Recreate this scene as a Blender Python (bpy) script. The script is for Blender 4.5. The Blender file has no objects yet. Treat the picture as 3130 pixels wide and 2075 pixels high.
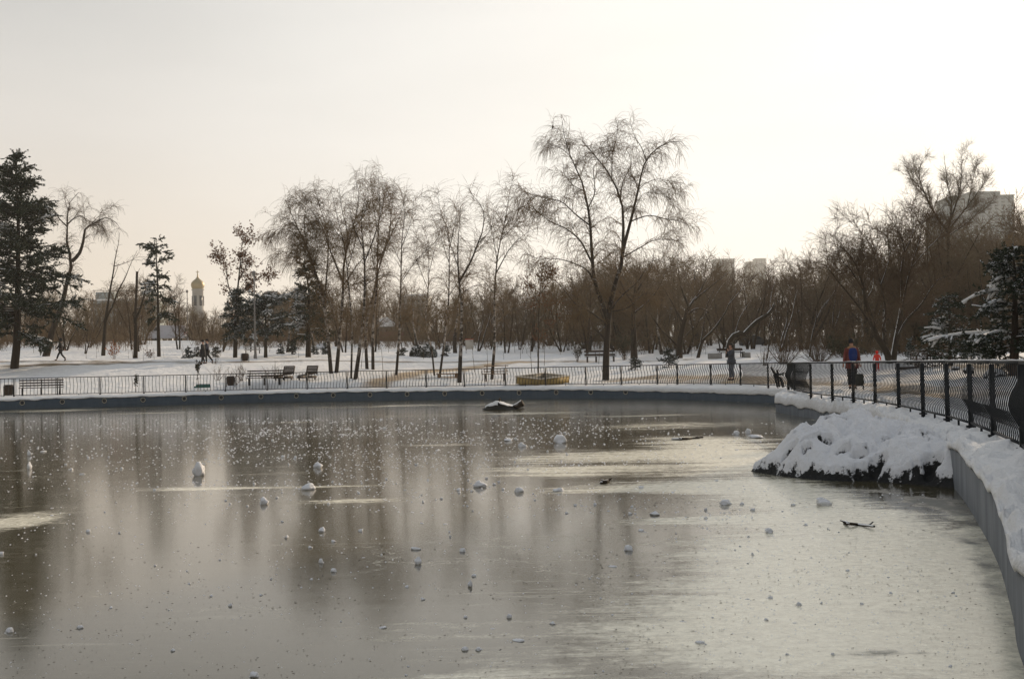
import bpy, math, random
import numpy as np
from mathutils import Vector, Matrix, noise

R = math.radians
SC = bpy.context.scene
COL = SC.collection
random.seed(5)

# ------------------------------------------------------------------ camera
FPX, CX, CY = 3600.0, 1565.0, 1037.5
CAM = np.array([0.0, 0.0, 1.75])
PITCH, ROLL = math.atan(83.5 / FPX), 0.021
_f = np.array([0, math.cos(PITCH), math.sin(PITCH)])
_u0 = np.array([0, -math.sin(PITCH), math.cos(PITCH)])
_r0 = np.array([1.0, 0, 0])
CU = math.cos(ROLL) * _u0 + math.sin(ROLL) * _r0
CR = math.cos(ROLL) * _r0 - math.sin(ROLL) * _u0

def ray(px, py):
    return _f + (px - CX) / FPX * CR + (CY - py) / FPX * CU

def at(px, py, d):
    v = ray(px, py)
    return CAM + v * (d / v[1])

def onz(px, py, z=0.0):
    v = ray(px, py)
    return CAM + v * ((z - CAM[2]) / v[2])

def proj(p):
    v = np.asarray(p) - CAM
    c = v @ _f
    return CX + FPX * (v @ CR) / c, CY - FPX * (v @ CU) / c

# ------------------------------------------------------------------ terrain height
YK = [0, 15, 30, 40, 52, 58, 62, 66, 70, 76, 84, 92, 100, 115, 130, 160, 200, 300, 600, 1500]
UK = [-.43, -.16, -.05, .08, .19, .30, .42]
ZT = [
    [.68, .68, .68, .68, .68, .68, .68, .70, .85, 1.4, 2.5, 3.05, 3.3, 4.3, 5.3, 6.6, 7.6, 9, 12, 15],
    [.68, .68, .68, .68, .68, .68, .68, .72, 1.0, 1.65, 2.15, 2.6, 3.0, 3.7, 4.5, 6, 7, 9, 12, 15],
    [.68, .68, .68, .68, .68, .68, .68, .75, .95, 1.25, 1.75, 2.25, 2.7, 3.5, 4.3, 5.5, 6.5, 8.5, 12, 15],
    [.68, .68, .68, .68, .68, .68, .69, .78, .87, 1.1, 1.5, 1.95, 2.4, 3.2, 3.9, 5, 6, 8, 11, 15],
    [.68, .68, .68, .69, .72, .89, 1.03, 1.2, 1.4, 1.65, 2.0, 2.3, 2.6, 3.1, 3.6, 4.6, 5.5, 8, 11, 15],
    [.68, .68, .70, .72, .88, .98, 1.02, 1.08, 1.5, 1.8, 2.0, 2.15, 2.3, 2.7, 3.2, 4, 5, 8, 11, 15],
    [.68, .69, .75, .85, 1.1, 1.4, 1.65, 1.8, 1.88, 1.95, 2.02, 2.1, 2.2, 2.5, 3, 4, 5, 8, 11, 15]]
ZT = np.array(ZT)

def TZ(X, Y):
    X = np.atleast_1d(np.asarray(X, float)); Y = np.atleast_1d(np.asarray(Y, float))
    u = np.clip(X / np.maximum(Y, 12), UK[0], UK[-1])
    k = np.clip(np.searchsorted(UK, u) - 1, 0, len(UK) - 2)
    uk = np.array(UK)
    w = (u - uk[k]) / (uk[k + 1] - uk[k])
    rows = np.stack([np.interp(Y, YK, ZT[i]) for i in range(len(UK))])
    idx = np.arange(len(X))
    return rows[k, idx] * (1 - w) + rows[k + 1, idx] * w

def gp(px, d):
    X = (px - CX) / FPX * d
    for _ in range(4):
        z = TZ(X, d)[0]
        X += (px - proj((X, d, z))[0]) * d / FPX
    return np.array([X, d, TZ(X, d)[0]])

# ------------------------------------------------------------------ mesh helpers
class MB:
    def __init__(s):
        s.V = []; s.F = {}; s.n = 0
    def add(s, V, *Fs):
        V = np.asarray(V, float).reshape(-1, 3)
        for F in Fs:
            F = np.asarray(F, int)
            if F.size:
                s.F.setdefault(F.shape[1], []).append(F + s.n)
        s.V.append(V); s.n += len(V)
        return s
    def box(s, c, size, rz=0.0, rx=0.0, bev=0.0):
        h = np.array(size) / 2.0
        if bev > 0:
            b = min(bev, h.min() * .9)
            pts = []
            for sx in (-1, 1):
                for sy in (-1, 1):
                    for sz in (-1, 1):
                        for ax in range(3):
                            q = np.array([sx, sy, sz]) * h
                            o = np.array([sx, sy, sz]) * b
                            m = np.ones(3); m[ax] = 0
                            pts.append(q - o * m)
            V = np.array(pts)
            def id(sx, sy, sz, ax): return (((sx > 0) * 2 + (sy > 0)) * 2 + (sz > 0)) * 3 + ax
            Q = []; T = []
            for ax in range(3):
                a1, a2 = [(1, 2), (2, 0), (0, 1)][ax]
                for sg in (-1, 1):
                    q = []
                    for (p, r) in ((-1, -1), (1, -1), (1, 1), (-1, 1)):
                        v = [0, 0, 0]; v[ax] = sg; v[a1] = p; v[a2] = r
                        q.append(id(*v, ax))
                    Q.append(q if sg > 0 else q[::-1])
            for ax in range(3):
                a1, a2 = [(1, 2), (2, 0), (0, 1)][ax]
                for s1 in (-1, 1):
                    for s2 in (-1, 1):
                        lo = [0, 0, 0]; hi = [0, 0, 0]
                        lo[ax] = -1; hi[ax] = 1; lo[a1] = hi[a1] = s1; lo[a2] = hi[a2] = s2
                        q = [id(*lo, a1), id(*hi, a1), id(*hi, a2), id(*lo, a2)]
                        Q.append(q if s1 * s2 < 0 else q[::-1])
            for sx in (-1, 1):
                for sy in (-1, 1):
                    for sz in (-1, 1):
                        t = [id(sx, sy, sz, 0), id(sx, sy, sz, 1), id(sx, sy, sz, 2)]
                        T.append(t if sx * sy * sz > 0 else t[::-1])
        else:
            V = np.array([[x, y, z] for x in (-h[0], h[0]) for y in (-h[1], h[1]) for z in (-h[2], h[2])])
            Q = [[0, 1, 3, 2], [4, 6, 7, 5], [0, 4, 5, 1], [2, 3, 7, 6], [0, 2, 6, 4], [1, 5, 7, 3]]; T = []
        M = np.array(Matrix.Rotation(rz, 3, 'Z') @ Matrix.Rotation(rx, 3, 'X'))
        V = V @ M.T + np.array(c)
        return s.add(V, Q, T) if len(T) else s.add(V, Q)
    def tube(s, pts, rad, k=8, caps=True):
        pts = np.asarray(pts, float); m = len(pts)
        rad = np.broadcast_to(np.asarray(rad, float), (m,))
        V, Q = tubes(pts[None], rad[None], k)
        s.add(V, Q)
        if caps:
            a = s.n - m * k
            s.F.setdefault(k, []).append(np.array([list(range(a + k - 1, a - 1, -1)), list(range(s.n - k, s.n))]))
        return s
    def lathe(s, prof, k=20, c=(0, 0, 0)):
        prof = np.array(prof, float); m = len(prof)
        a = np.arange(k) * 2 * math.pi / k
        V = np.stack([np.outer(prof[:, 0], np.cos(a)), np.outer(prof[:, 0], np.sin(a)), np.repeat(prof[:, 1][:, None], k, 1)], -1).reshape(-1, 3) + np.array(c)
        i = np.arange(m - 1)[:, None] * k; j = np.arange(k)[None]; j2 = (j + 1) % k
        Q = np.stack([i + j, i + j2, i + k + j2, i + k + j], -1).reshape(-1, 4)
        return s.add(V, Q)
    def build(s, name, mat, parent=None, smooth=False):
        V = np.concatenate(s.V) if s.V else np.zeros((0, 3))
        me = bpy.data.meshes.new(name)
        nl = sum(F.size for L in s.F.values() for F in L)
        loops = []; tot = []
        for k, L in s.F.items():
            for F in L:
                loops.append(F.ravel()); tot.append(np.full(len(F), k))
        loops = np.concatenate(loops) if loops else np.zeros(0, int)
        tot = np.concatenate(tot) if tot else np.zeros(0, int)
        me.vertices.add(len(V)); me.vertices.foreach_set('co', V.astype(np.float32).ravel())
        me.loops.add(len(loops)); me.loops.foreach_set('vertex_index', loops.astype(np.int32))
        me.polygons.add(len(tot))
        st = np.concatenate([[0], np.cumsum(tot)[:-1]]) if len(tot) else np.zeros(0, int)
        me.polygons.foreach_set('loop_start', st.astype(np.int32))
        if smooth:
            me.polygons.foreach_set('use_smooth', np.ones(len(tot), bool))
        me.update(calc_edges=True); me.validate()
        if mat is not None:
            me.materials.append(mat)
        o = bpy.data.objects.new(name, me); COL.objects.link(o)
        if parent is not None: o.parent = parent
        return o

def tubes(P, Rd, k=3):
    """P (N,m,3), Rd (N,m) -> verts, quads"""
    N, m, _ = P.shape
    t = np.empty_like(P)
    t[:, 1:-1] = P[:, 2:] - P[:, :-2]; t[:, 0] = P[:, 1] - P[:, 0]; t[:, -1] = P[:, -1] - P[:, -2]
    t /= np.linalg.norm(t, axis=2, keepdims=True) + 1e-9
    mean = P[:, -1] - P[:, 0]; mean /= np.linalg.norm(mean, axis=1, keepdims=True) + 1e-9
    ref = np.where((np.abs(mean[:, 2:3]) > .7), np.array([[0.31, .95, 0.05]]), np.array([[0.05, .1, 1.0]]))
    a = np.cross(t, ref[:, None]); a /= np.linalg.norm(a, axis=2, keepdims=True) + 1e-9
    b = np.cross(t, a)
    ang = np.arange(k) * 2 * math.pi / k
    V = P[:, :, None] + Rd[:, :, None, None] * (a[:, :, None] * np.cos(ang)[None, None, :, None] + b[:, :, None] * np.sin(ang)[None, None, :, None])
    base = (np.arange(N)[:, None, None] * m + np.arange(m - 1)[None, :, None]) * k
    j = np.arange(k)[None, None]; j2 = (j + 1) % k
    Q = np.stack([base + j, base + j2, base + k + j2, base + k + j], -1).reshape(-1, 4)
    return V.reshape(-1, 3), Q

def resample(pts, m):
    pts = np.asarray(pts, float)
    # Catmull-Rom then even resample
    ext = np.vstack([2 * pts[0] - pts[1], pts, 2 * pts[-1] - pts[-2]])
    out = []
    for i in range(1, len(ext) - 2):
        p0, p1, p2, p3 = ext[i - 1:i + 3]
        for t in np.linspace(0, 1, 8, endpoint=False):
            out.append(.5 * ((2 * p1) + (-p0 + p2) * t + (2 * p0 - 5 * p1 + 4 * p2 - p3) * t * t + (-p0 + 3 * p1 - 3 * p2 + p3) * t ** 3))
    out.append(pts[-1]); out = np.array(out)
    s = np.concatenate([[0], np.cumsum(np.linalg.norm(np.diff(out, axis=0), axis=1))])
    q = np.linspace(0, s[-1], m)
    return np.stack([np.interp(q, s, out[:, i]) for i in range(out.shape[1])], -1)

def tag(o, label=None, cat=None, group=None, kind=None):
    if label: o['label'] = label
    if cat: o['category'] = cat
    if group: o['group'] = group
    if kind: o['kind'] = kind
    return o

def thing(name, label, cat, loc=(0, 0, 0), rz=0.0, group=None, s=1.0):
    o = bpy.data.objects.new(name, None); COL.objects.link(o)
    o.empty_display_size = .2
    o.location = [float(v) for v in loc]; o.rotation_euler = (0, 0, rz); o.scale = (s, s, s)
    return tag(o, label, cat, group)

def dup(root, loc, rz, label=None, group=None, scale=None):
    r = root.copy(); COL.objects.link(r); r.location = [float(v) for v in loc]; r.rotation_euler = (0, 0, rz)
    if scale is not None: r.scale = (scale, scale, scale) if np.isscalar(scale) else scale
    if label: r['label'] = label
    if group: r['group'] = group
    for ch in root.children:
        c = ch.copy(); COL.objects.link(c); c.parent = r
        for g in ch.children:
            d = g.copy(); COL.objects.link(d); d.parent = c
    return r

# ------------------------------------------------------------------ materials
def newmat(name):
    m = bpy.data.materials.new(name); m.use_nodes = True
    nt = m.node_tree
    return m, nt, nt.nodes, nt.links, nt.nodes['Principled BSDF']

def plain(name, col, rough=.7, var=.25, scale=6.0, metal=0.0, bump=0.0):
    m, nt, N, L, b = newmat(name)
    tc = N.new('ShaderNodeTexCoord'); no = N.new('ShaderNodeTexNoise')
    no.inputs['Scale'].default_value = scale; no.inputs['Detail'].default_value = 5
    L.new(tc.outputs['Object'], no.inputs['Vector'])
    cr = N.new('ShaderNodeMix'); cr.data_type = 'RGBA'
    cr.inputs[6].default_value = (*[c * (1 - var) for c in col], 1); cr.inputs[7].default_value = (*[min(1, c * (1 + var)) for c in col], 1)
    L.new(no.outputs['Fac'], cr.inputs[0]); L.new(cr.outputs[2], b.inputs['Base Color'])
    b.inputs['Roughness'].default_value = rough; b.inputs['Metallic'].default_value = metal; b.inputs['Specular IOR Level'].default_value = .5 if rough < .5 else .12
    if bump:
        bp = N.new('ShaderNodeBump'); bp.inputs['Strength'].default_value = bump; bp.inputs['Distance'].default_value = .02
        L.new(no.outputs['Fac'], bp.inputs['Height']); L.new(bp.outputs['Normal'], b.inputs['Normal'])
    return m

SNOWC = (.79, .785, .775)

def snowy(name, col, sdir=(-.35, -.25, .9), lo=.5, hi=.7, rough=.85, var=.35, scale=5.0, nz=.5, stretch=(1, 1, 1), trans=0.0):
    """A surface with snow lying on the side that faces sdir, broken up by noise."""
    m, nt, N, L, b = newmat(name)
    tc = N.new('ShaderNodeTexCoord'); mp = N.new('ShaderNodeMapping'); mp.inputs['Scale'].default_value = stretch
    L.new(tc.outputs['Object'], mp.inputs['Vector'])
    no = N.new('ShaderNodeTexNoise'); no.inputs['Scale'].default_value = scale; no.inputs['Detail'].default_value = 4
    L.new(mp.outputs['Vector'], no.inputs['Vector'])
    cr = N.new('ShaderNodeMix'); cr.data_type = 'RGBA'
    cr.inputs[6].default_value = (*[c * (1 - var) for c in col], 1); cr.inputs[7].default_value = (*[min(1, c * (1 + var)) for c in col], 1)
    L.new(no.outputs['Fac'], cr.inputs[0])
    ge = N.new('ShaderNodeNewGeometry'); dt = N.new('ShaderNodeVectorMath'); dt.operation = 'DOT_PRODUCT'
    d = Vector(sdir).normalized(); dt.inputs[1].default_value = d
    L.new(ge.outputs['True Normal'], dt.inputs[0])
    n2 = N.new('ShaderNodeTexNoise'); n2.inputs['Scale'].default_value = 1.3; n2.inputs['Detail'].default_value = 3
    L.new(tc.outputs['Object'], n2.inputs['Vector'])
    ma = N.new('ShaderNodeMath'); ma.operation = 'MULTIPLY_ADD'; ma.inputs[1].default_value = nz
    L.new(n2.outputs['Fac'], ma.inputs[0]); L.new(dt.outputs['Value'], ma.inputs[2])
    mr = N.new('ShaderNodeMapRange'); mr.inputs['From Min'].default_value = lo + nz * .5; mr.inputs['From Max'].default_value = hi + nz * .5
    L.new(ma.outputs[0], mr.inputs['Value'])
    mx = N.new('ShaderNodeMix'); mx.data_type = 'RGBA'; mx.inputs[7].default_value = (*SNOWC, 1)
    L.new(mr.outputs['Result'], mx.inputs[0]); L.new(cr.outputs[2], mx.inputs[6])
    L.new(mx.outputs[2], b.inputs['Base Color']); b.inputs['Roughness'].default_value = rough; b.inputs['Specular IOR Level'].default_value = .1
    return m

def snow_mat(name='snow', tint=SNOWC, dirt=False, bscale=9.0, bump=.8, bdist=.12):
    m, nt, N, L, b = newmat(name)
    tc = N.new('ShaderNodeTexCoord')
    no = N.new('ShaderNodeTexNoise'); no.inputs['Scale'].default_value = bscale; no.inputs['Detail'].default_value = 8; no.inputs['Roughness'].default_value = .6
    L.new(tc.outputs['Object'], no.inputs['Vector'])
    n2 = N.new('ShaderNodeTexNoise'); n2.inputs['Scale'].default_value = 1.2; n2.inputs['Detail'].default_value = 6
    L.new(tc.outputs['Object'], n2.inputs['Vector'])
    cr = N.new('ShaderNodeMix'); cr.data_type = 'RGBA'
    cr.inputs[6].default_value = (*[c * .86 for c in tint], 1); cr.inputs[7].default_value = (*tint, 1)
    L.new(n2.outputs['Fac'], cr.inputs[0])
    out = cr.outputs[2]
    if dirt:
        at_ = N.new('ShaderNodeAttribute'); at_.attribute_name = 'dirt'
        n3 = N.new('ShaderNodeTexNoise'); n3.inputs['Scale'].default_value = .55; n3.inputs['Detail'].default_value = 9; n3.inputs['Roughness'].default_value = .7
        mpn = N.new('ShaderNodeMapping'); mpn.inputs['Scale'].default_value = (.6, 1.0, 1)
        L.new(tc.outputs['Object'], mpn.inputs['Vector']); L.new(mpn.outputs['Vector'], n3.inputs['Vector'])
        ad = N.new('ShaderNodeMath'); ad.operation = 'ADD'; L.new(at_.outputs['Fac'], ad.inputs[0]); L.new(n3.outputs['Fac'], ad.inputs[1])
        mr = N.new('ShaderNodeMapRange'); mr.inputs['From Min'].default_value = .86; mr.inputs['From Max'].default_value = 1.25
        L.new(ad.outputs[0], mr.inputs['Value'])
        at2 = N.new('ShaderNodeAttribute'); at2.attribute_name = 'tan'
        dc = N.new('ShaderNodeMix'); dc.data_type = 'RGBA'; dc.inputs[6].default_value = (.10, .07, .035, 1); dc.inputs[7].default_value = (.40, .31, .21, 1)
        L.new(at2.outputs['Fac'], dc.inputs[0])
        mx = N.new('ShaderNodeMix'); mx.data_type = 'RGBA'; L.new(mr.outputs['Result'], mx.inputs[0]); L.new(out, mx.inputs[6]); L.new(dc.outputs[2], mx.inputs[7])
        out = mx.outputs[2]
    L.new(out, b.inputs['Base Color']); b.inputs['Roughness'].default_value = .75
    b.inputs['Specular IOR Level'].default_value = .25
    bp = N.new('ShaderNodeBump'); bp.inputs['Strength'].default_value = bump; bp.inputs['Distance'].default_value = bdist
    L.new(no.outputs['Fac'], bp.inputs['Height']); L.new(bp.outputs['Normal'], b.inputs['Normal'])
    return m

def birch_mat(nm='birch_bark', z0=.3, z1=2.2):
    m, nt, N, L, b = newmat(nm)
    tc = N.new('ShaderNodeTexCoord'); mp = N.new('ShaderNodeMapping'); mp.inputs['Scale'].default_value = (2.2, 2.2, 3.2)
    L.new(tc.outputs['Object'], mp.inputs['Vector'])
    no = N.new('ShaderNodeTexNoise'); no.inputs['Scale'].default_value = 1.6; no.inputs['Detail'].default_value = 6; no.inputs['Roughness'].default_value = .7
    L.new(mp.outputs['Vector'], no.inputs['Vector'])
    sp = N.new('ShaderNodeSeparateXYZ'); L.new(tc.outputs['Object'], sp.inputs[0])
    zr = N.new('ShaderNodeMapRange'); zr.inputs['From Min'].default_value = z0; zr.inputs['From Max'].default_value = z1
    zr.inputs['To Min'].default_value = -.16; zr.inputs['To Max'].default_value = .06; L.new(sp.outputs['Z'], zr.inputs['Value'])
    ad = N.new('ShaderNodeMath'); ad.operation = 'ADD'; L.new(no.outputs['Fac'], ad.inputs[0]); L.new(zr.outputs['Result'], ad.inputs[1])
    z2 = N.new('ShaderNodeMapRange'); z2.inputs['From Min'].default_value = 4.5; z2.inputs['From Max'].default_value = 8.5; z2.inputs['To Max'].default_value = -.2
    L.new(sp.outputs['Z'], z2.inputs['Value'])
    a2 = N.new('ShaderNodeMath'); a2.operation = 'ADD'; L.new(ad.outputs[0], a2.inputs[0]); L.new(z2.outputs['Result'], a2.inputs[1])
    cr = N.new('ShaderNodeValToRGB'); e = cr.color_ramp.elements
    e[0].position = .50; e[0].color = (.035, .028, .022, 1); e[1].position = .62; e[1].color = (.36, .32, .28, 1)
    L.new(a2.outputs[0], cr.inputs[0]); L.new(cr.outputs[0], b.inputs['Base Color']); b.inputs['Roughness'].default_value = .8; b.inputs['Specular IOR Level'].default_value = .1
    return m

M = {}
M['snow'] = snow_mat()
M['ground'] = snow_mat('snow_ground', dirt=True, bscale=1.7, bump=1.0, bdist=.3)
M['boulder_snow'] = snow_mat('snow_weathered', tint=(.66, .66, .68), bscale=16, bump=.9)
def boulder_mat():
    m = snow_mat('boulder_snow_and_rock', tint=(.70, .70, .71), bscale=14, bump=.9, bdist=.05)
    nt = m.node_tree; N = nt.nodes; L = nt.links; b = N['Principled BSDF']
    old = b.inputs['Base Color'].links[0].from_socket
    at_ = N.new('ShaderNodeAttribute'); at_.attribute_name = 'snow'; tc = N.new('ShaderNodeTexCoord')
    n1 = N.new('ShaderNodeTexNoise'); n1.inputs['Scale'].default_value = 7; n1.inputs['Detail'].default_value = 9; n1.inputs['Roughness'].default_value = .72
    L.new(tc.outputs['Object'], n1.inputs['Vector'])
    ma = N.new('ShaderNodeMath'); ma.operation = 'MULTIPLY_ADD'; ma.inputs[1].default_value = 2.2; L.new(n1.outputs['Fac'], ma.inputs[0]); L.new(at_.outputs['Fac'], ma.inputs[2])
    mr = N.new('ShaderNodeMapRange'); mr.inputs['From Min'].default_value = 1.12; mr.inputs['From Max'].default_value = 1.24; L.new(ma.outputs[0], mr.inputs['Value'])
    mx = N.new('ShaderNodeMix'); mx.data_type = 'RGBA'; mx.inputs[6].default_value = (.014, .014, .013, 1); L.new(mr.outputs['Result'], mx.inputs[0]); L.new(old, mx.inputs[7]); L.new(mx.outputs[2], b.inputs['Base Color'])
    return m
M['boulder'] = boulder_mat()
M['chunk'] = snow_mat('snow_chunk', tint=(.78, .78, .79), bscale=30, bump=.4)
M['birch'] = birch_mat(); M['birch_old'] = birch_mat('old_birch_bark', 3.0, 6.5)
M['bark'] = snowy('bark_dark', (.034, .025, .017), lo=.75, hi=.9, scale=9, stretch=(1, 1, .3))
M['bark_snow'] = snowy('bark_snow_dusted', (.036, .027, .018), sdir=(-.85, -.05, .6), lo=.80, hi=.92, scale=9, nz=.6)
M['twig'] = plain('twig_brown', (.105, .075, .041), .8, .3, 2)
M['twig_birch'] = plain('twig_birch', (.14, .092, .046), .8, .3, 2)
M['twig_red'] = plain('twig_red_brown', (.105, .070, .037), .8, .35, 1.5)
M['twig_dark'] = plain('twig_dark', (.085, .054, .03), .8, .3, 2)
M['needle'] = snowy('spruce_needles', (.028, .038, .022), lo=.86, hi=1.0, scale=2.2, var=.5, nz=.75)
M['needle_snow'] = snowy('spruce_needles_snowy', (.030, .042, .030), lo=.7, hi=.9, scale=2.2, var=.5, nz=.9)
M['leaf_brown'] = plain('dead_leaf', (.13, .06, .03), .8, .5, 4)
M['leaf_orange'] = plain('dead_leaf_orange', (.30, .10, .03), .8, .4, 4)
M['leaf_dark'] = plain('dark_leaf', (.045, .045, .025), .7, .4, 4)
M['iron'] = plain('painted_iron', (.018, .02, .022), .5, .3, 12)
M['rust_iron'] = plain('rusty_iron', (.05, .032, .024), .6, .4, 12)
M['wood_dark'] = plain('dark_wood', (.045, .03, .022), .7, .35, 9)
M['wood_tan'] = plain('worn_wood', (.22, .14, .08), .75, .3, 9)
M['concrete'] = plain('concrete', (.24, .23, .21), .9, .2, 5, bump=.3)
M['rock'] = plain('wet_rock', (.016, .016, .014), .6, .5, 4, bump=.8)
# ------------------------------------------------------------------ world, sun, camera
SUN_AZ, SUN_EL = R(36), R(15.5)
sun_dir = np.array([math.sin(SUN_AZ) * math.cos(SUN_EL), math.cos(SUN_AZ) * math.cos(SUN_EL), math.sin(SUN_EL)])
w = bpy.data.worlds.new('World'); SC.world = w; w.use_nodes = True
N = w.node_tree.nodes; L = w.node_tree.links
bg = N['Background']; bg.inputs['Strength'].default_value = .1
sky = N.new('ShaderNodeTexSky'); sky.sky_type = 'NISHITA'; sky.sun_disc = False
sky.sun_elevation = SUN_EL; sky.sun_rotation = SUN_AZ; sky.air_density = 1.2; sky.dust_density = 3.0; sky.ozone_density = 1.5
tc = N.new('ShaderNodeTexCoord')
sp = N.new('ShaderNodeSeparateXYZ'); L.new(tc.outputs['Generated'], sp.inputs[0])
dt = N.new('ShaderNodeVectorMath'); dt.operation = 'DOT_PRODUCT'; dt.inputs[1].default_value = sun_dir
L.new(tc.outputs['Generated'], dt.inputs[0])
# thin winter overcast: a pale veil, brighter and whiter round the sun, peach low down away from it
low = N.new('ShaderNodeValToRGB'); lr = low.color_ramp
lr.elements[0].position = 0.0; lr.elements[0].color = (.80, .70, .575, 1)
lr.elements[1].position = .9; lr.elements[1].color = (.44, .49, .56, 1)
e = lr.elements.new(.38); e.color = (.50, .51, .52, 1)
e = lr.elements.new(.10); e.color = (.80, .72, .625, 1)
e = lr.elements.new(.19); e.color = (.75, .715, .67, 1)
e = lr.elements.new(.27); e.color = (.65, .64, .615, 1)
L.new(sp.outputs['Z'], low.inputs[0])
glow = N.new('ShaderNodeMapRange'); glow.interpolation_type = 'SMOOTHSTEP'
glow.inputs['From Min'].default_value = .52; glow.inputs['From Max'].default_value = .90
L.new(dt.outputs['Value'], glow.inputs['Value'])
mxs = N.new('ShaderNodeMix'); mxs.data_type = 'RGBA'; mxs.inputs[7].default_value = (.985, .97, .93, 1)
L.new(glow.outputs['Result'], mxs.inputs[0]); L.new(low.outputs[0], mxs.inputs[6])
sc10 = N.new('ShaderNodeVectorMath'); sc10.operation = 'SCALE'; sc10.inputs['Scale'].default_value = 10.0
L.new(mxs.outputs[2], sc10.inputs[0])
vf = N.new('ShaderNodeMapRange'); vf.inputs['From Min'].default_value = .30; vf.inputs['From Max'].default_value = .9
vf.inputs['To Min'].default_value = .93; vf.inputs['To Max'].default_value = .8
L.new(sp.outputs['Z'], vf.inputs['Value'])
mxv = N.new('ShaderNodeMix'); mxv.data_type = 'RGBA'
L.new(vf.outputs['Result'], mxv.inputs[0]); L.new(sky.outputs[0], mxv.inputs[6]); L.new(sc10.outputs[0], mxv.inputs[7])
cn = N.new('ShaderNodeTexNoise'); cn.inputs['Scale'].default_value = 2.6; cn.inputs['Detail'].default_value = 5; cn.inputs['Roughness'].default_value = .5
cmp_ = N.new('ShaderNodeMapping'); cmp_.inputs['Scale'].default_value = (1, 1, 4.5); L.new(tc.outputs['Generated'], cmp_.inputs['Vector']); L.new(cmp_.outputs['Vector'], cn.inputs['Vector'])
cmr = N.new('ShaderNodeMapRange'); cmr.inputs['From Min'].default_value = .3; cmr.inputs['From Max'].default_value = .7; cmr.inputs['To Min'].default_value = .955; cmr.inputs['To Max'].default_value = 1.045
L.new(cn.outputs['Fac'], cmr.inputs['Value'])
csc = N.new('ShaderNodeVectorMath'); csc.operation = 'SCALE'; L.new(mxv.outputs[2], csc.inputs[0]); L.new(cmr.outputs['Result'], csc.inputs['Scale'])
L.new(csc.outputs[0], bg.inputs['Color'])

sl = bpy.data.lights.new('sun', 'SUN'); sl.energy = 5.0; sl.angle = R(.6); sl.color = (1.0, .80, .58)
so = bpy.data.objects.new('sun', sl); COL.objects.link(so)
so.rotation_euler = Vector(-sun_dir).to_track_quat('-Z', 'Y').to_euler()

cd = bpy.data.cameras.new('camera'); co = bpy.data.objects.new('camera', cd); COL.objects.link(co)
cd.sensor_fit = 'HORIZONTAL'; cd.sensor_width = 36; cd.lens = 36 * FPX / 3130
cd.clip_end = 4000; cd.clip_start = .05
co.matrix_world = Matrix(((CR[0], CU[0], -_f[0], CAM[0]), (CR[1], CU[1], -_f[1], CAM[1]), (CR[2], CU[2], -_f[2], CAM[2]), (0, 0, 0, 1)))
SC.camera = co
vs = SC.view_settings
vs.view_transform = 'Standard'; vs.look = 'None'; vs.gamma = 1; vs.exposure = 0.08; vs.use_curve_mapping = False
SC.render.engine = 'CYCLES'
cy = SC.cycles
cy.max_bounces = 6; cy.diffuse_bounces = 2; cy.glossy_bounces = 3; cy.transmission_bounces = 2; cy.volume_bounces = 0
cy.use_denoising = True
cy.denoiser = 'OPENIMAGEDENOISE'; cy.denoising_input_passes = 'RGB_ALBEDO_NORMAL'; cy.denoising_prefilter = 'ACCURATE'

# ------------------------------------------------------------------ pond outline (water line, from the far end of the near block round to the camera and back)
wl = [(0, 1252.5), (225, 1246), (450, 1240.5), (800, 1230), (1300, 1222.5), (1600, 1219.5), (1900, 1218.3), (2000, 1219.3), (2200, 1225), (2360, 1233)]
far = [onz(x, y)[:2] for x, y in wl] + [np.array([11.55, 45.5]), np.array([11.3, 43.4]), np.array([10.5, 42.0]), np.array([9.9, 41.3])]
near = [onz(2372, 1257)[:2], np.array([9.0, 39.2]), np.array([9.0, 37.0]), np.array([8.85, 33.0]), np.array([8.45, 28.5]), np.array([7.75, 24.0]), np.array([6.85, 19.5])] + \
       [onz(x, y)[:2] for x, y in ((2929, 1507), (2997, 1614), (3033, 1683), (3063, 1757), (3096, 1885), (3125, 2024))]
back = [np.array(p) for p in ((2.2, 4.6), (1.2, 2.6), (-.6, 1.25), (-4, .7), (-12, 2.5), (-26, 12), (-37, 28), (-40, 45), (-36, 58))]
ctrl = np.array(far + near + back)
def closed_spline(P, step):
    out = []
    n = len(P)
    for i in range(n):
        p0, p1, p2, p3 = P[i - 1], P[i], P[(i + 1) % n], P[(i + 2) % n]
        seg = max(2, int(np.linalg.norm(p2 - p1) / .05))
        for t in np.linspace(0, 1, seg, endpoint=False):
            out.append(.5 * ((2 * p1) + (-p0 + p2) * t + (2 * p0 - 5 * p1 + 4 * p2 - p3) * t * t + (-p0 + 3 * p1 - 3 * p2 + p3) * t ** 3))
    out = np.array(out)
    s = np.concatenate([[0], np.cumsum(np.linalg.norm(np.diff(np.vstack([out, out[:1]]), axis=0), axis=1))])
    q = np.arange(0, s[-1] - step * .5, step)
    o2 = np.vstack([out, out[:1]])
    return np.stack([np.interp(q, s, o2[:, i]) for i in (0, 1)], -1)
OUT = closed_spline(ctrl, .16)
tng = np.roll(OUT, -2, 0) - np.roll(OUT, 2, 0); tng /= np.linalg.norm(tng, axis=1, keepdims=True)
NRM = np.stack([-tng[:, 1], tng[:, 0]], -1)           # outward for clockwise order
area = .5 * np.sum(OUT[:, 0] * np.roll(OUT[:, 1], -1) - np.roll(OUT[:, 0], -1) * OUT[:, 1])
if area > 0: NRM = -NRM

def inside(X, Y, poly):
    c = np.zeros(len(X), bool)
    j = len(poly) - 1
    for i in range(len(poly)):
        xi, yi = poly[i]; xj, yj = poly[j]
        m = ((yi > Y) != (yj > Y)) & (X < (xj - xi) * (Y - yi) / (yj - yi + 1e-12) + xi)
        c ^= m; j = i
    return c

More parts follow.
